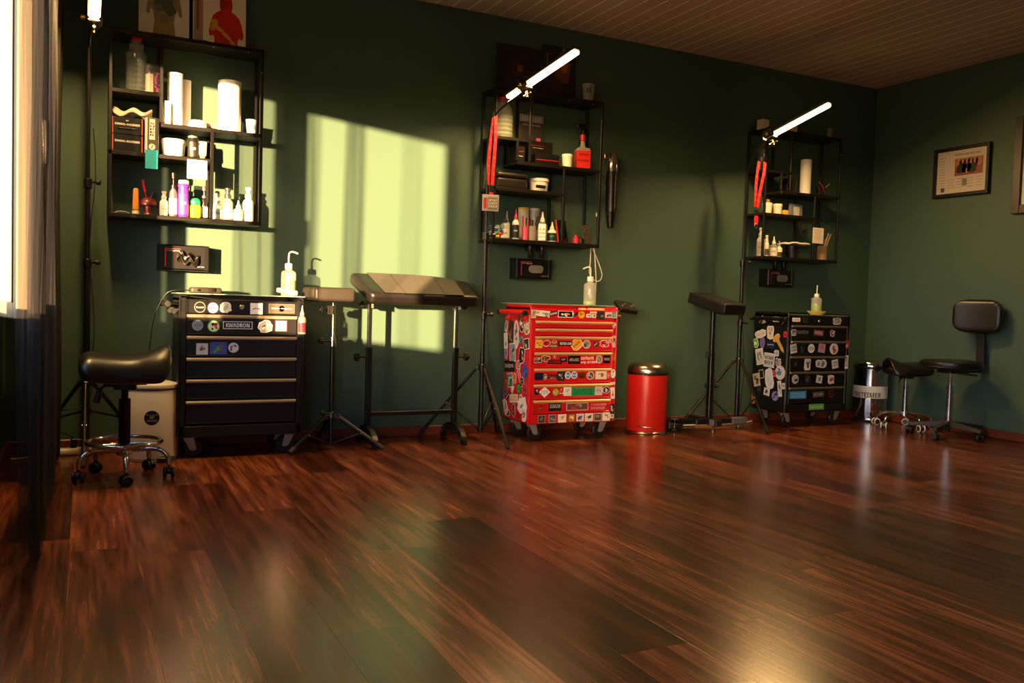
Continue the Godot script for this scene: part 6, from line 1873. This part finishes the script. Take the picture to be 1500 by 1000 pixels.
func build_far_things():
	var white := mat("#e0d8c8", 0.6)
	var clear := mat(Color("#cdd0c8", 0.35), 0.12)
	var black := mat("#100e0d", 0.4)
	var t
	var s := st()
	# on top
	for c in [[4.262, 0.1, 0.06, 0.07, 0.06, "crumpled white card standing on the top of the shelf by the corner", 0.2], [4.33, 0.08, 0.07, 0.042, 0.05, "low brown carton on the top of the shelf by the corner", 0.0], [4.54, 0.1, 0.07, 0.07, 0.012, "tilted white card beside the lamp bar on the top of the shelf by the corner", -0.2]]:
		carton(c[5], c[0], 2.072, c[1], V(c[2], c[3], c[4]), c[6], mat("#c9b9a0" if c[5].find("brown") < 0 else "#7a4424", 0.6), [], "card_box", "box")
	carton("folded price card near the end of the shelf top by the corner", 4.885, 2.072, 0.12, V(0.034, 0.08, 0.03), 0.3, mat("#7c6e5c", 0.6), [["t", 0, 0, 0.02, 0.05, 0, "#5a5046", "#5a5046", "#a8987c", [""]]], "card_box", "box")
	bottle("dim clear bottle in the upper compartment of the shelf by the corner", 4.31, 1.787, 0.06, 0.035, 0.2, "big", mat(Color("#8f9088", 0.3), 0.15), mat("#7c1d18", 0.4))
	roll("tall cream paper roll on the shelf by the corner", 4.665, 1.651, 0.12, 0.0385, 0.25)
	carton("dark carton behind the cream paper roll on the shelf by the corner", 4.56, 1.651, 0.06, V(0.1, 0.11, 0.08), 0.0, black, [])
	t = thing("tattoo_machine", "dark tattoo machine with a thin red lead on the shelf by the corner", "tattoo machine", V(4.815, 1.651, 0.12))
	s = st()
	box(s, V(0, 0.05, 0), V(0.07, 0.07, 0.04), 0.008, Basis(Vector3(0, 0, 1), 0.4))
	box(s, V(0, 0.008, 0), V(0.1, 0.016, 0.06), 0.004)
	obj("body", s, mat("#1a1614", 0.35), t)
	s = st()
	cyl(s, V(0.03, 0.06, 0.01), V(0.06, 0.09, 0.03), 0.012, -1, 12, 0.002)
	obj("grip", s, mat("#8a8378", 0.25, 0.9), t)
	s = st()
	tube(s, smooth_path([V(-0.05, 0.1, 0.03), V(-0.03, 0.06, 0.05), V(-0.01, 0.02, 0.05)], 4), 0.0025, 6)
	obj("lead", s, mat("#a8221c", 0.4), t)
	# middle row
	tub("cream lidded jar with a dark label, first on the middle row by the corner", 4.315, 1.488, 0.12, 0.036, 0.076, white, white, "jar", "jar")
	tub("cream jar without label, second on the middle row by the corner", 4.41, 1.488, 0.12, 0.034, 0.076, white, white, "jar", "jar")
	t = thing("bottle_cluster_jar", "small frosted jar with orange contents between the cream jars", "jar", V(4.365, 1.488, 0.07))
	s = st()
	lathe(s, Transform3D(), [Vector2(0, 0), Vector2(0.022, 0), Vector2(0.022, 0.07), Vector2(0.014, 0.085), Vector2(0.014, 0.11), Vector2(0, 0.11)], 18)
	obj("body", s, mat("#9c7a50", 0.4), t)
	t.name = "frosted_jar"
	t = thing("sponge", "yellow sponge block beside the cream jars", "sponge", V(4.478, 1.488, 0.12))
	s = st()
	cushion(s, V(0.045, 0.038, 0.04), 0.008, func(p: Vector3) -> Vector3: return p + V(0, 0.019, 0), 3, 3)
	obj("pad", s, mat("#d8a848", 0.85), t)
	carton("grey picture card with a white shape on the middle row by the corner", 4.59, 1.488, 0.11, V(0.135, 0.09, 0.02), 0.15, mat("#7c808c", 0.4), [["b", 0.0, -0.005, 0.075, 0.075, 0, "#c9c4bc", "#d4d0c8", "#a8a49c", [""]]], "picture_card", "card")
	# bottom row
	bottle("tall white foam pump bottle at the end of the bottom row by the corner", 4.262, 1.187, 0.13, 0.028, 0.2, "spray", white, white, ["#b8ae98", 0.62, "#5c5648", "foam"])
	bottle("narrow white spray bottle under the lanyard", 4.306, 1.187, 0.14, 0.017, 0.15, "spray", white, white, ["#4a443c", 0.4])
	bottle("slim grey squeeze bottle with a pointed cap, bottom row by the corner", 4.352, 1.187, 0.1, 0.0165, 0.148, "cone", mat("#6c6a66", 0.4), mat("#8a8680", 0.4))
	bottle("clear ink bottle with a cream label and cone cap, bottom row by the corner", 4.392, 1.187, 0.12, 0.027, 0.148, "dropper", clear, white, ["#d8cfba", 0.6, "#4a443a", "ink"])
	bottle("short cream bottle with a clear nozzle, bottom row by the corner", 4.443, 1.187, 0.12, 0.0225, 0.12, "dropper", white, clear, ["#3c3832", 0.4])
	t = thing("bowl", "black bowl with a folded white cloth laid over it", "bowl", V(4.585, 1.187, 0.1))
	s = st()
	lathe(s, Transform3D(), [Vector2(0, 0), Vector2(0.04, 0), Vector2(0.05, 0.09), Vector2(0.046, 0.09), Vector2(0.036, 0.005), Vector2(0, 0.005)], 24)
	obj("body", s, black, t)
	t = thing("cloth", "folded white cloth lying over the black bowl", "cloth", V(4.585, 1.279, 0.11))
	s = st()
	cushion(s, V(0.21, 0.013, 0.12), 0.005, func(p: Vector3) -> Vector3: return V(p.x, p.y + 0.016 + 0.0025 * sin(p.x * 50.0 + p.z * 60.0) - 0.12 * maxf(absf(p.x) - 0.06, 0.0), p.z), 14, 2)
	obj("fabric", s, mat("#e6dcc8", 0.8), t)
	t = thing("note", "white handwritten note taped to the shelf upright near the corner", "note", V(4.728, 1.3, 0.2022), 0.0)
	s = st()
	box(s, V(0, 0.056, 0), V(0.105, 0.112, 0.002), 0.0006)
	var pg := obj("paper", s, mat("#ddd2c2", 0.7), t)
	s = st()
	s.set_color(lin("#a89c8c"))
	for k in 5: prism(s, outline("r", 0.07 - 0.008 * (k % 3), 0.003, RandomNumberGenerator.new()), T(-0.006, 0.09 - 0.014 * k, 0.0012), 0.0002, false)
	obj("print", s, ink(), pg)
	t = thing("brush_pot", "wooden pot with thin sticks at the end of the bottom row by the corner", "pen cup", V(4.848, 1.187, 0.13))
	s = st()
	lathe(s, Transform3D(), [Vector2(0, 0), Vector2(0.034, 0), Vector2(0.036, 0.05), Vector2(0.035, 0.104), Vector2(0.031, 0.104), Vector2(0.03, 0.006), Vector2(0, 0.006)], 24)
	obj("body", s, mat("#9a7850", 0.7), t)
	for k in 3:
		s = st()
		cyl(s, V(-0.01 + 0.006 * k, 0.01, 0), V(0.03 + 0.022 * k, [0.16, 0.2, 0.195][k], 0.004), 0.0035, -1, 8)
		obj("stick", s, mat("#b8946a", 0.6), t)
	t = thing("wreath", "dark wire wreath with a pale curved stem hung behind the upright", "wreath", V(4.735, 1.45, 0.03))
	s = st()
	tube(s, ring_pts(V(0, 0, 0), 0.055, 28, Basis(Vector3.RIGHT, PI / 2)), 0.006, 8, true)
	obj("ring", s, mat("#1c1612", 0.6), t)
	s = st()
	tube(s, smooth_path([V(-0.03, 0.06, 0.01), V(-0.045, 0.0, 0.015), V(-0.02, -0.06, 0.015), V(0.03, -0.1, 0.01)], 6), 0.004, 6)
	for k in 7: tube(s, [V(-0.04, 0.0, 0.012), V(-0.04 + cos(k * 0.9) * 0.07, sin(k * 0.9) * 0.07, 0.012)], 0.0012, 5)
	obj("stem", s, mat("#6c4a30", 0.6), t)
	glove_box("black glove box in a wall holder near the corner, above the black trolley", 4.496, 0.985, 0.235, 0.118, false, 6)
	for k in 2:
		cup_holder(["black cup hanging under the shelf near the corner, on the window side", "black cup hanging under the shelf near the corner, beside its twin"][k], [4.472, 4.552][k], 1.1)
	wash_bottle("wash bottle standing in a yellow dish on the black trolley near the corner", 4.745, 0.815, 0.2, 0.037, 0.105, 0.42, [V(0, 0.12, 0), V(0, 0.15, 0), V(0.002, 0.185, 0)])
	t = thing("dish", "yellow dish under the wash bottle on the black trolley near the corner", "dish", V(4.75, 0.7872, 0.2))
	s = st()
	lathe(s, Transform3D(), [Vector2(0, 0), Vector2(0.04, 0), Vector2(0.064, 0.022), Vector2(0.067, 0.028), Vector2(0.062, 0.028), Vector2(0.04, 0.01), Vector2(0, 0.01)], 28)
	obj("body", s, mat("#e0c468", 0.5), t)
	t = thing("glass_plate", "dark glass sheet on top of the black trolley near the corner", "glass plate", V(4.63, 0.7975 - 0.016, 0.185))
	s = st()
	box(s, V(0, 0.0028, 0), V(0.56, 0.005, 0.28), 0.001)
	obj("sheet", s, mat(Color("#9ab0a4", 0.35), 0.04), t)

func build_wall_things():
	var black := mat("#0c0b0a", 0.4)
	# framed newspaper page on the side wall
	var face := Basis(V(0, 0, 1), V(0, 1, 0), V(-1, 0, 0))
	for k in 2:
		var z: float = [0.766, 1.42][k]
		var y: float = [1.818, 1.805][k]
		var w: float = [0.43, 0.54][k]
		var h: float = [0.345, 0.63][k]
		var b: float = [0.024, 0.056][k]
		var t := thing("framed_page", ["black framed newspaper page on the side wall above the swivel chair", "large dark frame with pale print at the edge of the side wall"][k], "framed picture", V(RIGHT - 0.014, y, z), 0.0, "framed pages on the side wall")
		t.basis = face
		var s := st()
		for q in [-1, 1]:
			box(s, V(q * (w - b) / 2, 0, 0.004), V(b, h, 0.022), 0.003)
			box(s, V(0, q * (h - b) / 2, 0.004), V(w - 2 * b, b, 0.022), 0.003)
		obj("frame", s, [black, mat("#2a1a14", 0.4)][k], t)
		s = st()
		box(s, V(0, 0, -0.004), V(w - b, h - b, 0.004))
		var page := obj("page", s, mat(["#bdb0a4", "#cdbfa8"][k], 0.6), t)
		s = st()
		var iw := w - 2 * b
		var ih := h - 2 * b
		var rr := RandomNumberGenerator.new()
		rr.seed = 77
		var z0 := -0.0017
		if k == 0:
			s.set_color(lin("#2c2826"))
			letter(s, "Farben unter die Haut", iw * 0.5, 0.014, T(0.04, ih * 0.4, z0))
			s.set_color(lin("#8a4a2c"))
			prism(s, outline("r", iw * 0.56, ih * 0.4, rr), T(iw * 0.14, ih * 0.1, z0), 0.0002, false)
			s.set_color(lin("#a8683c"))
			for q in 6: prism(s, outline("b", 0.05, 0.06, rr), T(iw * (-0.06 + 0.08 * q), ih * (0.2 - 0.02 * (q % 2)), z0 + 0.0004), 0.0, false)
			s.set_color(lin("#2a2422"))
			for q in 3: prism(s, outline("b", 0.08, 0.07, rr), T(iw * (0.0 + 0.1 * q), ih * (0.06 + 0.02 * (q % 2)), z0 + 0.0006), 0.0, false)
			s.set_color(lin("#c8a488"))
			prism(s, outline("r", 0.008, 0.03, rr), T(iw * 0.1, ih * 0.0, z0 + 0.0008), 0.0, false)
			s.set_color(lin("#8f857c"))
			for c in 5:
				for r in 12:
					if c == 0 or r > 7: prism(s, outline("r", iw * 0.13, 0.004, rr), T(iw * (-0.4 + 0.19 * c), ih * (0.36 - 0.066 * r), z0), 0.0001, false)
			s.set_color(lin("#4a4440"))
			prism(s, outline("r", 0.03, 0.03, rr), T(-iw * 0.37, -ih * 0.4, z0 + 0.0004), 0.0, false)
			s.set_color(lin("#756a62"))
			prism(s, outline("r", 0.035, 0.05, rr), T(iw * 0.07, -ih * 0.26, z0 + 0.0004), 0.0, false)
		else:
			s.set_color(lin("#9c8f7c"))
			for r in 14: prism(s, outline("r", iw * 0.74, 0.006, rr), T(0, ih * (0.4 - 0.06 * r), z0), 0.0001, false)
		obj("print", s, ink(), page)

func build_floor_things():
	var white := mat("#d8cdb8", 0.5)
	var black := mat("#11100f", 0.5)
	# power strip and lead in the window corner
	var t := thing("power_strip", "white power strip with a plugged adapter on the floor behind the saddle stool", "power strip", V(-0.06, 0, 0.13), 0.1)
	var s := st()
	cushion(s, V(0.2, 0.036, 0.055), 0.014, func(p: Vector3) -> Vector3: return p + V(0, 0.018, 0), 4, 3)
	obj("body", s, white, t)
	s = st()
	box(s, V(0.07, 0.075, 0), V(0.03, 0.085, 0.035), 0.006)
	obj("plug", s, white, t)
	s = st()
	box(s, V(0.02, 0.056, 0), V(0.03, 0.05, 0.03), 0.005)
	obj("plug", s, black, t)
	s = st()
	tube(s, smooth_path([V(-0.1, 0.015, 0), V(-0.13, 0.008, 0.01), V(-0.18, 0.006, 0.04), V(-0.25, 0.006, 0.06)], 6), 0.0055, 8)
	obj("lead", s, mat("#cfc3ac", 0.5), t)
	s = st()
	tube(s, smooth_path([V(0.02, 0.08, 0.0), V(-0.02, 0.11, 0.03), V(-0.08, 0.14, 0.03), V(-0.1, 0.19, 0.02), V(-0.04, 0.22, 0.02), V(0.07, 0.25, 0.02), V(0.1, 0.36, 0.02)], 7), 0.0025, 6)
	obj("adapter_lead", s, black, t)
	# adapter and cable behind the single-post rest
	t = thing("power_adapter", "dark grey power adapter lying on the floor beside the red bin", "power adapter", V(3.54, 0, 0.162), 0.06)
	s = st()
	box(s, V(0, 0.028, 0), V(0.13, 0.05, 0.07), 0.008)
	obj("body", s, mat("#2e2c2a", 0.5), t)
	s = st()
	tube(s, smooth_path([V(0.065, 0.02, 0), V(0.1, 0.008, 0.0), V(0.16, 0.007, 0.03)], 5), 0.004, 6)
	obj("lead", s, black, t)
	t = thing("extension_cable", "white cable running over the floor along the skirting to the corner trolley", "cable", V(3.7, 0, 0.1))
	s = st()
	tube(s, smooth_path([V(-0.42, 0.006, 0.03), V(-0.2, 0.006, 0.0), V(0.1, 0.006, 0.0), V(0.35, 0.006, 0.02), V(0.5, 0.006, 0.0), V(0.63, 0.006, -0.06)], 8), 0.006, 8)
	obj("cable", s, mat("#cbbca4", 0.5), t)
